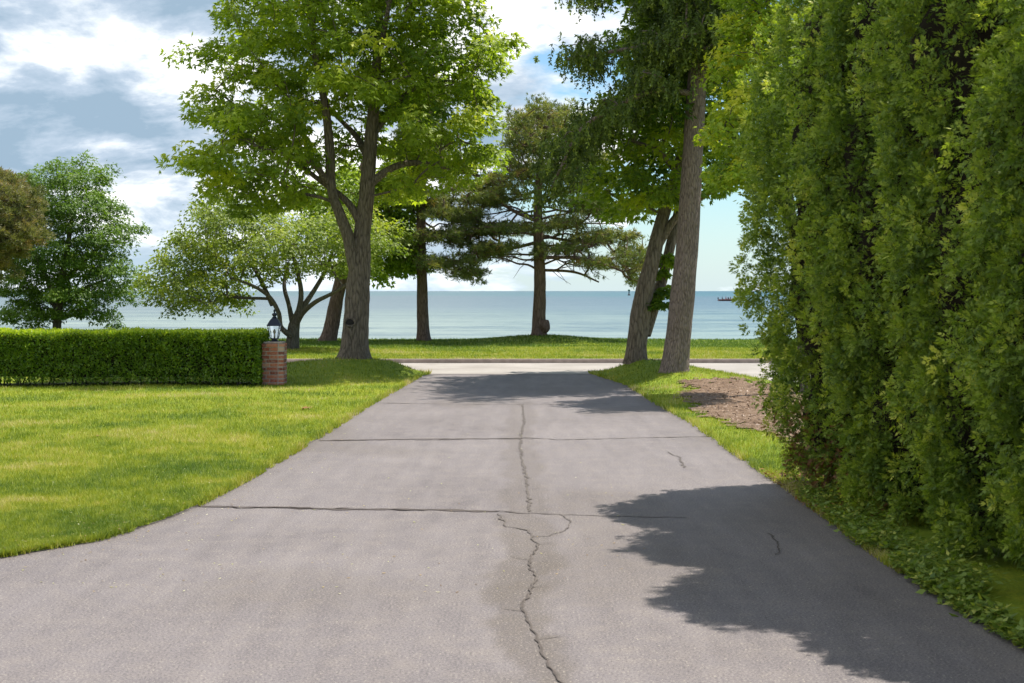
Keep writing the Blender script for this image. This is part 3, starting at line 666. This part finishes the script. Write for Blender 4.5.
# 6 twin leaning tree right of drive
tree('ash_tree', 'leafy tree with two trunks leaning right, beside the straight conifer trunk', 27.0,
     [[(636, 361, 21), (637, 345, 19), (640, 318, 19.5), (645, 290, 18), (652, 262, 16), (660, 228, 13.5), (668, 200, 12), (678, 168, 10), (690, 120, 8), (705, 60, 6), (715, 0, 4)],
      [(646, 335, 12, .15), (656, 305, 12, .3), (664, 280, 11, .35), (673, 245, 10, .4), (681, 210, 9, .5), (690, 170, 8, .5), (700, 120, 6, .6), (708, 60, 5, .8)],
      [(655, 252, 8), (672, 222, 8, -.1), (690, 205, 7, -.2), (712, 190, 5, -.2), (728, 170, 3, -.3)],
      [(676, 172, 6), (655, 155, 5, -.6), (625, 145, 3, -1)]],
     [(640, 172, 48, 26), (612, 185, 22, 18), (636, 122, 34, 38), (680, 110, 40, 65), (712, 150, 24, 42), (668, 50, 44, 50), (700, 40, 60, 60), (655, 196, 14, 8), (690, -40, 90, 50), (628, 205, 10, 7), (604, 168, 12, 18)],
     M['twin'], M['bark_big'], 2.2, .52, 80, .42, .115, .050, cx=665, Rx=90, tries=3600, leaflets=3, flare=.22, tbase=.48)
V, Fc, t = clump_leaves(np.array([at(664, 290, 27.1), at(662, 272, 27.1), at(668, 258, 27.1), at(658, 300, 27.0)]), 60, .18, .13, .07)
rt = [o for o in COL.objects if o.name.startswith('ash_tree')][0]
mesh_np('trunk_shoots', V, Fc, M['twin'], rt, tint=t)
# 7 spruce
tree('spruce_tree', 'tall conifer with one clear straight trunk and drooping dark branches, right of the drive', 25.0,
     [[(674, 376, 29), (676, 358, 26), (680, 320, 24.5), (685, 270, 23), (689, 220, 21.5), (692, 170, 20.5), (695, 110, 20), (699, 60, 18), (704, 0, 16), (712, -100, 13), (720, -250, 7), (724, -380, 2)],
      [(696, 95, 7), (665, 92, 6, -.3), (635, 100, 5, -.5), (605, 116, 4, -.6), (578, 135, 3.5, -.6), (556, 178, 2.5, -.5)],
      [(698, 60, 6), (665, 45, 5, -.2), (625, 52, 4, -.3), (590, 58, 3, -.3), (566, 62, 2, -.3)], [(702, 10, 6), (660, -10, 5), (610, -12, 3), (575, -8, 2)]],
     [(662, 48, 30, 18), (642, 82, 16, 14), (588, 54, 20, 3, .3), (605, 112, 18, 8, .4), (566, 146, 12, 14, .3), (552, 178, 9, 22, .25), (584, 128, 16, 8, .3), (566, 146, 12, 14, .3), (552, 178, 9, 22, .25), (558, 162, 10, 18, .25), (588, 54, 24, 5, .4), (596, -16, 18, 5, .5), (676, 0, 32, 24), (690, 35, 26, 24),
      (730, 15, 26, 30), (704, -80, 66, 40), (712, -170, 52, 45), (718, -270, 40, 55), (650, 92, 22, 8), (728, 60, 18, 10)],
     M['spruce'], M['bark_spruce'], 2.0, .30, 14, .36, .085, .030, 'drape', cx=690, Rx=150, tries=1500, rough=.06, flare=.18, tbase=.4, up=.1, sag=.12, tip=.008)
# 8 yellow-green young tree behind the tall hedge
tree('young_maple_tree', 'bright yellow-green tree rising between the conifer trunk and the tall evergreen hedge', 21.5,
     [[(806, 397, 12), (804, 370, 11), (800, 300, 11), (792, 220, 10), (780, 140, 8), (772, 60, 6), (765, -40, 4)], [(795, 240, 6), (768, 180, 5, -.2), (742, 150, 4, -.2), (722, 130, 2, -.2)]],
     [(748, 60, 26, 55), (750, 125, 22, 42), (733, 160, 12, 20), (742, 5, 22, 36), (768, 100, 36, 85), (728, 118, 10, 18), (775, 0, 45, 55), (775, -50, 50, 40)],
     M['lime'], M['bark_grey'], 1.2, .34, 75, .30, .085, .036, cx=765, Rx=80, tries=2200, leaflets=3, tbase=.55, flare=.2)

# ------------------------------------------------------------------ tall evergreen hedge: row of arborvitae
def arborvitae(idx, x, y, h, r, label, lean=0.0, dens=1.0):
    root = empty('arborvitae', (x, y, .02), label, 'evergreen', 'arborvitae along the right edge of the drive')
    T = Tubes(); P, rr = spline([(x, y, 0), (x + .02, y, h * .3), (x + lean * .5, y, h * .65), (x + lean, y, h * .97)], [.09, .07, .045, .01], 6); T.add(P, rr, 10, .1)
    T.build('trunk', M['bark_grey'], root)
    def prof(t):  # radius by relative height
        return np.interp(t, [0, .05, .15, .30, .45, .60, .78, .9, 1.0], [.50, .64, .80, .92, 1.0, 1.0, .82, .50, .05]) * r
    def lump(th, z):
        p = Vector((math.cos(th) * 1.6 + idx * 7, math.sin(th) * 1.6, z * .35)); q = Vector((math.cos(th) * 3.0 + idx * 3, math.sin(th) * 3.0, z * 1.5))
        return 1 + (.75 if idx == 0 else 1) * (.13 * mn.noise(p) + .20 * mn.noise(q) + .24 * mn.noise(q * 2.4))
    # core of twigs
    ths = np.linspace(0, 2 * np.pi, 28, endpoint=False); zs = np.linspace(.12, h * .97, 40); Vv = []
    for z_ in zs:
        for th in ths:
            rr_ = prof(z_ / h) * (lump(th, z_)) * .66; Vv.append((x + lean * z_ / h + math.cos(th) * rr_, y + math.sin(th) * rr_, z_))
    i = np.arange(28 * 40).reshape(40, 28); A, B = i[:-1], i[1:]
    Fc = np.stack([A, np.roll(A, -1, 1), np.roll(B, -1, 1), B], -1).reshape(-1, 4)
    mesh_np('inner_twigs', np.array(Vv), Fc, M['core'], root, smooth=True)
    # sprays in plume-like tufts
    nt_ = int(2900 * dens * h * r / 4.5); C = []; O = []; tt = []
    for _ in range(nt_):
        th = rng.uniform(0, 2 * np.pi); z_ = rng.uniform(.10, h) ; z_ = h * (1 - (1 - z_ / h) ** .93)
        if math.sin(th) > .55 and idx < 5 and idx > 0 and rng.random() < .5: continue
        k = lump(th, z_); rr_ = prof(z_ / h) * k * (1 - .22 * rng.random() ** 1.6)
        C.append((x + lean * z_ / h + math.cos(th) * rr_, y + math.sin(th) * rr_, z_)); O.append((math.cos(th), math.sin(th), 0)); tt.append((k - 1) * .5)
    C = np.array(C); O = np.array(O); tt = np.array(tt) * 1.5 + rng.normal(0, .13, len(C))
    ns = 28; N = len(C) * ns
    ci = np.repeat(np.arange(len(C)), ns)
    # each tuft is a rounded lobe of sprays radiating from its twig
    ax = unit(O * .9 + np.array([0, 0, .35]) + rng.normal(0, .25, O.shape)); size = rng.uniform(.045, .095, len(C))
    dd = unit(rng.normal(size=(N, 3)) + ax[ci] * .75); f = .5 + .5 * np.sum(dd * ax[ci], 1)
    P = C[ci] + dd * (size[ci] * rng.uniform(.45, 1.0, N))[:, None] * np.array([1, 1, 1.15])
    D = unit(dd + rng.normal(0, .35, (N, 3)) + O[ci] * .15); nrm = rng.normal(size=(N, 3)) * .6 + np.array([0, 0, .6]) + O[ci] * .3
    sd_ = unit(np.cross(D, nrm)); nrm = np.cross(sd_, D)
    Vs, Fs, ts, off = [], [], [], 0
    dead = np.zeros(N, bool)
    if idx == 0: dead = (P[:, 2] < .75) & (rng.random(N) < np.interp(P[:, 2], [.1, .45, .75], [.55, .35, 0])) & (P[:, 0] < x + .35) & (P[:, 1] < y + .5)
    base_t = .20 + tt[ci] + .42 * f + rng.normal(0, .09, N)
    Vd, Fd, td, offd = [], [], [], 0
    for (a, l0, ll) in ((0, .3, 1.0), (.42, .35, .7), (-.42, .35, .7), (.62, .0, .6), (-.62, .0, .6)):
        Dk = D * math.cos(a) + sd_ * math.sin(a); Pk = P + D * (l0 * .045)
        V, Fc = leaves(Pk, Dk, nrm + rng.normal(0, .12, (N, 3)), .036 * ll * rng.uniform(.7, 1.3, N), .0095, .12)
        V = V.reshape(N, 4, 3)
        for msk, VV, FF, TT, is_d in ((~dead, Vs, Fs, ts, 0), (dead, Vd, Fd, td, 1)):
            m_ = int(msk.sum())
            if m_ == 0: continue
            i = np.arange(m_)[:, None] * 4 + (offd if is_d else off)
            VV.append(V[msk].reshape(-1, 3)); FF.append(np.concatenate([i + np.array([[0, 1, 2]]), i + np.array([[0, 2, 3]])])); TT.append(np.repeat(base_t[msk], 4))
            if is_d: offd += m_ * 4
            else: off += m_ * 4
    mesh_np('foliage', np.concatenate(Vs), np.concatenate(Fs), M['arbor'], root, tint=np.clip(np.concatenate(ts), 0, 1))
    if Vd:
        d = mesh_np('dead_foliage', np.concatenate(Vd), np.concatenate(Fd), M['dead'], root, tint=np.clip(np.concatenate(td), 0, 1)); d['label'] = 'rust brown dead sprays at the foot'
    return root
labs = ['evergreen at the far end of the tall hedge, rust brown dead sprays at its foot', 'second evergreen of the tall hedge counted from its far end',
        'third evergreen of the tall hedge counted from its far end, beside a deep dark gap', 'fourth evergreen of the tall hedge counted from its far end',
        'nearest evergreen of the tall hedge, only a sliver at the right edge of the photo']
arborvitae(0, 2.90, 11.1, 4.75, 1.0, labs[0], -.05)
arborvitae(1, 3.03, 9.85, 5.3, .94, labs[1])
arborvitae(2, 3.12, 8.45, 5.6, .90, labs[2])
arborvitae(3, 3.20, 7.0, 3.85, .90, labs[3])
arborvitae(4, 3.30, 5.45, 4.1, .88, labs[4], dens=.8)

# low weeds at the hedge foot
n = 3600; Yw = 1 / rng.uniform(1 / 11.0, 1 / 4.6, n); Xw = xr(Yw) - .04 + np.abs(rng.normal(0, .15, n))
cl = nz2(Xw, Yw, 2.2, 3); ok = cl > -.25; Xw, Yw = Xw[ok], Yw[ok]; n = len(Xw); k = 6
hz_ = .02 + rng.random(n) * (.05 + .12 * sstep(0, .4, Xw - xr(Yw)))
P = np.repeat(np.c_[Xw, Yw, hz_ + .01], k, 0) + rng.normal(0, .018, (n * k, 3)); az = rng.uniform(0, 2 * np.pi, n * k)
V, Fc = leaves(P, np.c_[np.cos(az), np.sin(az), rng.normal(.1, .35, n * k)], np.tile([0, 0, 1.0], (n * k, 1)) + rng.normal(0, .35, (n * k, 3)), rng.uniform(.02, .065, n * k), rng.uniform(.008, .034, n * k))
tag(mesh_np('ground_cover', V, Fc, M['weed'], tint=np.repeat(np.clip(rng.normal(.5, .22, n * k), 0, 1), 4)), kind='stuff')
# dead litter under the hedge end
n = 900; Xd = rng.uniform(2.15, 2.9, n); Yd = rng.uniform(9.8, 12.4, n)
V, Fc = leaves(np.c_[Xd, Yd, hgt(Xd, Yd) + .01 + rng.random(n) * .03], rng.normal(size=(n, 3)) * [1, 1, .3], np.tile([0, 0, 1.0], (n, 1)) + rng.normal(0, .3, (n, 3)), rng.uniform(.03, .07, n), .018)
tag(mesh_np('leaf_litter', V, Fc, M['dead'], tint=np.repeat(rng.random(n), 4)), kind='stuff')

# ------------------------------------------------------------------ clipped hedge on the left
hx0, hx1, hy0, hy1, hh = -11.5, -4.20, 23.50, 24.55, .90
root = empty('clipped_hedge', ((hx0 + hx1) / 2, (hy0 + hy1) / 2, .02), 'long low box-cut green hedge running from the left edge to the brick pillar', 'hedge')
bm = bmesh.new(); bmesh.ops.create_cube(bm, size=1)
for v_ in bm.verts: v_.co = Vector((v_.co.x * (hx1 - hx0 - .16), v_.co.y * (hy1 - hy0 - .16), (v_.co.z + .5) * (hh - .26) + .16))
bmesh.ops.subdivide_edges(bm, edges=bm.edges[:], cuts=12, use_grid_fill=True)
for v_ in bm.verts: v_.co += Vector((mn.noise(v_.co * 6), mn.noise(v_.co * 6 + Vector((5, 0, 0))), mn.noise(v_.co * 6 + Vector((0, 5, 0))))) * .05
obj_bm('inner_twigs', bm, M['core'], root)
T = Tubes()
for k in range(45):
    xx = hx0 + .2 + k * (hx1 - hx0 - .4) / 44 + random.uniform(-.05, .05)
    for j in range(2):
        yb = (hy0 + hy1) / 2 + random.uniform(-.32, .32); T = Tubes(); T.add([(xx, yb, .0), (xx + random.uniform(-.05, .05), yb, .12), (xx + random.uniform(-.1, .1), yb, .35)], [.014, .012, .008], 6); T.build('stem', M['bark_grey'], root)
def box_surface(n):
    u_ = rng.random(n); wx, wy, wz = hx1 - hx0, hy1 - hy0, hh - .08
    A = np.array([wx * wz, wx * wz * .25, wx * wy, wy * wz, wy * wz * .6]); pick = rng.choice(5, n, p=A / A.sum())
    P = np.stack([rng.uniform(hx0, hx1, n), rng.uniform(hy0, hy1, n), .08 + rng.random(n) ** .85 * wz], 1); Nn = np.zeros((n, 3))
    for f_, (axis, val, s_) in enumerate([(1, hy0, -1), (1, hy1, 1), (2, hh, 1), (0, hx1, 1), (0, hx0, -1)]):
        mk = pick == f_; P[mk, axis] = val; Nn[mk, axis] = s_
    return P, Nn
P, Nn = box_surface(75000)
bulge = nz2(P[:, 0] * 1.0 + P[:, 2] * .9, P[:, 2] * 1.2 + P[:, 1], 2.6, 2) * .05 + nz2(P[:, 0] + P[:, 1], P[:, 2], 8, 5) * .06
P = P + Nn * (bulge - np.abs(rng.normal(0, .035, len(P))))[:, None]
# soften the top front corner
D = Nn * .5 + rng.normal(0, .6, P.shape) + np.array([0, 0, .45]); nr = Nn * .6 + rng.normal(0, .6, P.shape) + np.array([0, 0, .4])
V, Fc = leaves(P, D, nr, rng.uniform(.035, .065, len(P)), rng.uniform(.02, .034, len(P)))
t = .38 + .5 * bulge / .05 * .25 + rng.normal(0, .13, len(P)) + .28 * (Nn[:, 2] > .5) + .16 * np.clip((P[:, 2] - .75) / .15, 0, 1)  # top leaves tinted lighter: sunlight painted into their colour
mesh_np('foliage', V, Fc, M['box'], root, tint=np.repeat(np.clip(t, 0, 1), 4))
# tall stray shoots on top
n = 2600; Xs = rng.uniform(hx0, hx1, n); Ysn = rng.uniform(hy0, hy1, n)
V, Fc = leaves(np.c_[Xs, Ysn, hh + rng.uniform(-.02, .01, n)], np.c_[rng.normal(0, .3, (n, 2)), np.ones(n)], rng.normal(size=(n, 3)), rng.uniform(.04, .08, n), .022)
mesh_np('top_shoots', V, Fc, M['box'], root, tint=np.repeat(np.clip(rng.normal(.85, .12, n), 0, 1), 4))

# ------------------------------------------------------------------ brick pillar and lantern
m, b = new_mat('brick'); t_ = b.n('ShaderNodeAttribute', attribute_name='tint').outputs['Fac']; tc = b.n('ShaderNodeTexCoord').outputs['Object']
nb = b.noise(tc, 40, 5, .7)
c = b.ramp(t_, [(0, (.17, .045, .032)), (.3, (.33, .085, .05)), (.6, (.44, .15, .085)), (.85, (.50, .27, .18)), (1, (.48, .40, .32))])
c = b.mix(b.ramp(nb, [(.45, 0), (.7, .5)]), c, (.45, .36, .30))
p = b.n('ShaderNodeBsdfPrincipled', {'Base Color': c, 'Roughness': .9, 'Specular IOR Level': .2, 'Normal': bump(b, nb, .6, .01)}); finish(b, p.outputs[0]); M['brick'] = m
M['mortar'] = plain('mortar', (.36, .33, .30), .95, nscale=30)
px0 = at(274, 385, 24.2); PX, PY = float(px0[0]) + .05, 23.95; PW = .37; PH = .725
pil = empty('brick_pillar', (PX, PY, 0.0), 'short square red brick pillar at the right end of the clipped hedge, carrying a lantern', 'pillar')
bm = bmesh.new(); lay = bm.verts.layers.float.new('tint')
def brick(cx, cy, cz, sx, sy, sz, t):
    r = bmesh.ops.create_cube(bm, size=1)['verts']
    for v_ in r: v_.co = Vector((cx + v_.co.x * sx, cy + v_.co.y * sy, cz + v_.co.z * sz)); v_[lay] = t
nc = 11; ch_ = PH / nc
for c_ in range(nc):
    half = PW / 2; th = .095; z0 = (c_ + .5) * ch_; grow_ = .012 if c_ >= nc - 1 else 0.0
    for side in range(4):
        L_ = PW - th; n_ = 2
        cuts = [0, L_ * (.5 if c_ % 2 else .27), L_] if n_ == 2 else []
        for a0, a1 in zip(cuts[:-1], cuts[1:]):
            mid = -half + (a0 + a1) / 2; ln = a1 - a0 - .011; o_ = half - th / 2 + grow_
            if side == 0: brick(mid, -o_, z0, ln, th, ch_ - .011, random.betavariate(2, 2.3))
            if side == 1: brick(o_, mid, z0, th, ln, ch_ - .011, random.betavariate(2, 2.3))
            if side == 2: brick(-mid, o_, z0, ln, th, ch_ - .011, random.betavariate(2, 2.3))
            if side == 3: brick(-o_, -mid, z0, th, ln, ch_ - .011, random.betavariate(2, 2.3))
bmesh.ops.bevel(bm, geom=bm.edges[:], offset=.004, segments=1, affect='EDGES')
obj_bm('brickwork', bm, M['brick'], pil)
bm = bmesh.new(); r = bmesh.ops.create_cube(bm, size=1)['verts']
for v_ in r: v_.co = Vector((v_.co.x * (PW - .012), v_.co.y * (PW - .012), (v_.co.z + .5) * (PH - .006)))
obj_bm('mortar', bm, M['mortar'], pil)
bm = bmesh.new(); r = bmesh.ops.create_cube(bm, size=1)['verts']
for v_ in r: v_.co = Vector((v_.co.x * (PW - .05), v_.co.y * (PW - .05), PH + .011 + v_.co.z * .028))
bmesh.ops.bevel(bm, geom=bm.edges[:], offset=.006, segments=2, affect='EDGES')
obj_bm('cap', bm, plain('cap_stone', (.40, .33, .28), .9, nscale=18), pil)
# lantern
M['iron'] = plain('black_iron', (.018, .022, .035), .38, .6, nscale=12)
m, b = new_mat('lantern_glass')
gl = b.n('ShaderNodeBsdfGlass', {'Roughness': .06, 'IOR': 1.2, 'Color': (.95, .97, 1, 1)}); tr = b.n('ShaderNodeBsdfTransparent')
finish(b, b.n('ShaderNodeMixShader', {0: .6, 1: gl.outputs[0], 2: tr.outputs[0]}).outputs[0]); M['glass'] = m
lan = empty('lantern', (PX, PY, PH + .025), 'black coach lantern with clear tapered glass sides on top of the brick pillar', 'lantern')
def lathe(prof, sides=4, rot=math.pi / 4):
    bm = bmesh.new(); rings = []
    for r_, z_ in prof: rings.append([bm.verts.new((r_ * math.cos(rot + 2 * math.pi * k / sides), r_ * math.sin(rot + 2 * math.pi * k / sides), z_)) for k in range(sides)])
    for A, B in zip(rings[:-1], rings[1:]):
        for k in range(sides): bm.faces.new((A[k], A[(k + 1) % sides], B[(k + 1) % sides], B[k]))
    bm.faces.new(rings[0][::-1]); bm.faces.new(rings[-1]); return bm
obj_bm('base', lathe([(.075, 0), (.075, .012), (.055, .02), (.055, .03), (.078, .036), (.078, .046)]), M['iron'], lan)
obj_bm('roof', lathe([(.130, .215), (.140, .222), (.132, .232), (.108, .262), (.080, .296), (.055, .318), (.040, .326)]), M['iron'], lan)
obj_bm('finial', lathe([(.034, .326), (.034, .338), (.020, .345), (.036, .362), (.040, .374), (.030, .388), (.012, .396), (.010, .408), (.020, .418), (.016, .430), (.004, .446)], 14), M['iron'], lan, True)
for k in range(4):
    a0 = math.pi / 4 + k * math.pi / 2; a1 = a0 + math.pi / 2
    T = Tubes(); T.add([(.072 * math.cos(a0), .072 * math.sin(a0), .04), (.120 * math.cos(a0), .120 * math.sin(a0), .218)], [.0065, .0065], 6)
    # parented meshes are given in world space by Tubes, so shift
    T.V = [v_ + np.array(lan.location) for v_ in T.V]; T.build('frame_bar', M['iron'], lan)
    bm = bmesh.new(); q = [bm.verts.new((r_ * math.cos(a), r_ * math.sin(a), z_)) for r_, a, z_ in ((.069, a0, .048), (.069, a1, .048), (.115, a1, .212), (.115, a0, .212))]
    bm.faces.new(q); obj_bm('glass_pane', bm, M['glass'], lan)
obj_bm('bulb', lathe([(.012, .046), (.012, .10), (.010, .104), (.018, .118), (.022, .135), (.016, .155), (.005, .172)], 12), plain('bulb_glass', (.40, .36, .30), .3), lan, True)

# ------------------------------------------------------------------ boat with people, channel marker
M['hull'] = plain('hull_paint', (.10, .035, .035), .4); M['hull_in'] = plain('hull_inside', (.25, .25, .26), .6); M['outboard'] = plain('outboard_black', (.02, .02, .025), .35)
BY = 398.0; bpx = at(727.5, 302, BY)
boat = empty('motor_boat', (bpx[0], BY, -1.2), 'small dark open motorboat carrying people, out on the lake near the tall hedge', 'boat')
L_ = 4.9
st = np.linspace(0, 1, 13); V = []; 
for s_ in st:
    wd = .92 * (1 - max(0, (s_ - .45) / .55) ** 2.2) * (1 if s_ > .02 else .96) + .015; dk = .50 + .34 * s_ ** 2.2; kl = -.18 + .45 * max(0, s_ - .7) ** 1.4
    xx = -L_ / 2 + L_ * s_
    for yy_, zz in ((-wd, dk), (-wd * .82, kl + .22), (0, kl), (wd * .82, kl + .22), (wd, dk), (wd * .88, dk - .02), (wd * .68, kl + .30), (0, kl + .2), (-wd * .68, kl + .30), (-wd * .88, dk - .02)):
        V.append((xx, yy_, zz))
i = np.arange(130).reshape(13, 10); A, B = i[:-1], i[1:]
Fc = np.stack([A, np.roll(A, -1, 1), np.roll(B, -1, 1), B], -1).reshape(-1, 4)
caps = np.array([[0, 1, 8, 9], [1, 2, 7, 8], [2, 3, 6, 7], [3, 4, 5, 6]])
mesh_np('hull', np.array(V) + np.array(boat.location), [Fc, caps[:, ::-1], caps + 120], M['hull'], boat)
def boxm(name, mat, c, s, parent, bev=.03):
    bm = bmesh.new(); r = bmesh.ops.create_cube(bm, size=1)['verts']
    for v_ in r: v_.co = Vector((c[0] + v_.co.x * s[0], c[1] + v_.co.y * s[1], c[2] + v_.co.z * s[2]))
    bmesh.ops.bevel(bm, geom=bm.edges[:], offset=bev, segments=2, affect='EDGES'); return obj_bm(name, bm, mat, parent)
for xx in (-1.5, -.4, .8): boxm('bench', M['hull_in'], (xx, 0, .36), (.32, 1.3, .07), boat)
mo = boxm('outboard_motor', M['outboard'], (-2.62, 0, .78), (.34, .32, .46), boat, .08); boxm('motor_leg', M['outboard'], (-2.66, 0, .2), (.14, .12, .9), mo, .03)
boxm('console', M['outboard'], (.25, .2, .72), (.35, .5, .6), boat, .05)
def person(loc, label, top, rot=0.0):
    J = {'pel': (0, 0, .08, .15), 'abd': (0, 0, .28, .15), 'chest': (.01, 0, .48, .17), 'neck': (.02, 0, .63, .06), 'head': (.03, 0, .74, .095), 'crown_': (.03, 0, .82, .085),
         'hl': (.05, .1, .07, .10), 'kl': (.44, .12, .10, .07), 'fl': (.46, .12, -.32, .05), 'tl': (.60, .12, -.35, .04), 'hr': (.05, -.1, .07, .10), 'kr': (.44, -.12, .10, .07), 'fr': (.46, -.12, -.32, .05), 'tr': (.60, -.12, -.35, .04),
         'sl': (.01, .19, .53, .065), 'el': (.05, .25, .28, .05), 'wl': (.28, .18, .20, .035), 'sr': (.01, -.19, .53, .065), 'er': (.05, -.25, .28, .05), 'wr': (.28, -.18, .20, .035), 'ml': (.36, .17, .19, .035), 'mr': (.36, -.17, .19, .035)}
    E = [('pel', 'abd'), ('abd', 'chest'), ('chest', 'neck'), ('neck', 'head'), ('head', 'crown_'), ('pel', 'hl'), ('hl', 'kl'), ('kl', 'fl'), ('fl', 'tl'), ('pel', 'hr'), ('hr', 'kr'), ('kr', 'fr'), ('fr', 'tr'),
         ('chest', 'sl'), ('sl', 'el'), ('el', 'wl'), ('wl', 'ml'), ('chest', 'sr'), ('sr', 'er'), ('er', 'wr'), ('wr', 'mr')]
    ks = list(J); me = bpy.data.meshes.new('person'); me.from_pydata([J[k][:3] for k in ks], [(ks.index(a), ks.index(b_)) for a, b_ in E], [])
    me.skin_vertices.new() if hasattr(me.skin_vertices, 'new') and not me.skin_vertices else None
    o = bpy.data.objects.new('person', me); COL.objects.link(o); md = o.modifiers.new('skin', 'SKIN')
    if not me.skin_vertices:
        bm = bmesh.new(); bm.from_mesh(me); bm.verts.layers.skin.verify(); bm.to_mesh(me); bm.free()
    for k, sv in zip(ks, me.skin_vertices[0].data): sv.radius = (J[k][3],) * 2; sv.use_root = (k == 'pel')
    o.modifiers.new('sub', 'SUBSURF').levels = 1; o.modifiers['sub'].render_levels = 1
    me.materials.append(top); o.location = loc; o.rotation_euler.z = rot
    return tag(o, label, 'person', 'people sitting in the boat')
bx, by_, bz = boat.location
person((bx - 1.5, by_, bz + .42), 'person in dark clothing sitting at the stern of the boat beside the motor', plain('dark_clothes', (.03, .03, .04), .8))
person((bx - .45, by_ + .25, bz + .42), 'person in a reddish top sitting in the middle of the boat', plain('red_clothes', (.22, .05, .05), .8))
person((bx + .8, by_ - .1, bz + .42), 'person in dark clothing sitting nearest the bow of the boat', plain('navy_clothes', (.03, .035, .06), .8))
MYd = 900.0; mk = at(629, 292, MYd)
mkr = empty('channel_marker', (mk[0], MYd, -1.2), 'tiny dark channel marker standing on the horizon left of the leaning trunks', 'marker')
obj_bm('pile', lathe([(.9, 0), (.9, .6), (.35, .9), (.30, 2.6)], 12), M['outboard'], mkr)
obj_bm('day_board', lathe([(.9, 2.6), (.95, 3.6), (.2, 3.9)], 4), plain('marker_green', (.02, .10, .07), .6), mkr)

# small fallen leaves on the lawn and drive
def fallen(px, py, lab, s=.09, mat='dead', on_lawn=True):
    X, Y = g(px, py); z_ = float(hgt(X, Y)) + .02 if on_lawn else .006
    n = 5; a = np.linspace(-1.3, 1.3, n); V, Fc = leaves(np.tile([X, Y, z_], (n, 1)), np.c_[np.cos(a), np.sin(a), np.full(n, .25)], np.tile([0, 0, 1.0], (n, 1)), s, s * .4, .2)
    tag(mesh_np('fallen_leaf', V, Fc, M[mat], tint=np.full(n * 4, .8), origin=np.array([X, Y, z_])), lab, 'leaf', 'fallen leaves')
fallen(302, 411, 'curled brown leaf lying on the lawn in front of the brick pillar', .16)
fallen(96, 440, 'small brown leaf lying on the lawn in front of the clipped hedge', .05)
for ch in lan.children:
    ch.data.transform(Matrix.Scale(1.22, 4) @ Matrix.Diagonal((.95, .95, 1, 1)))
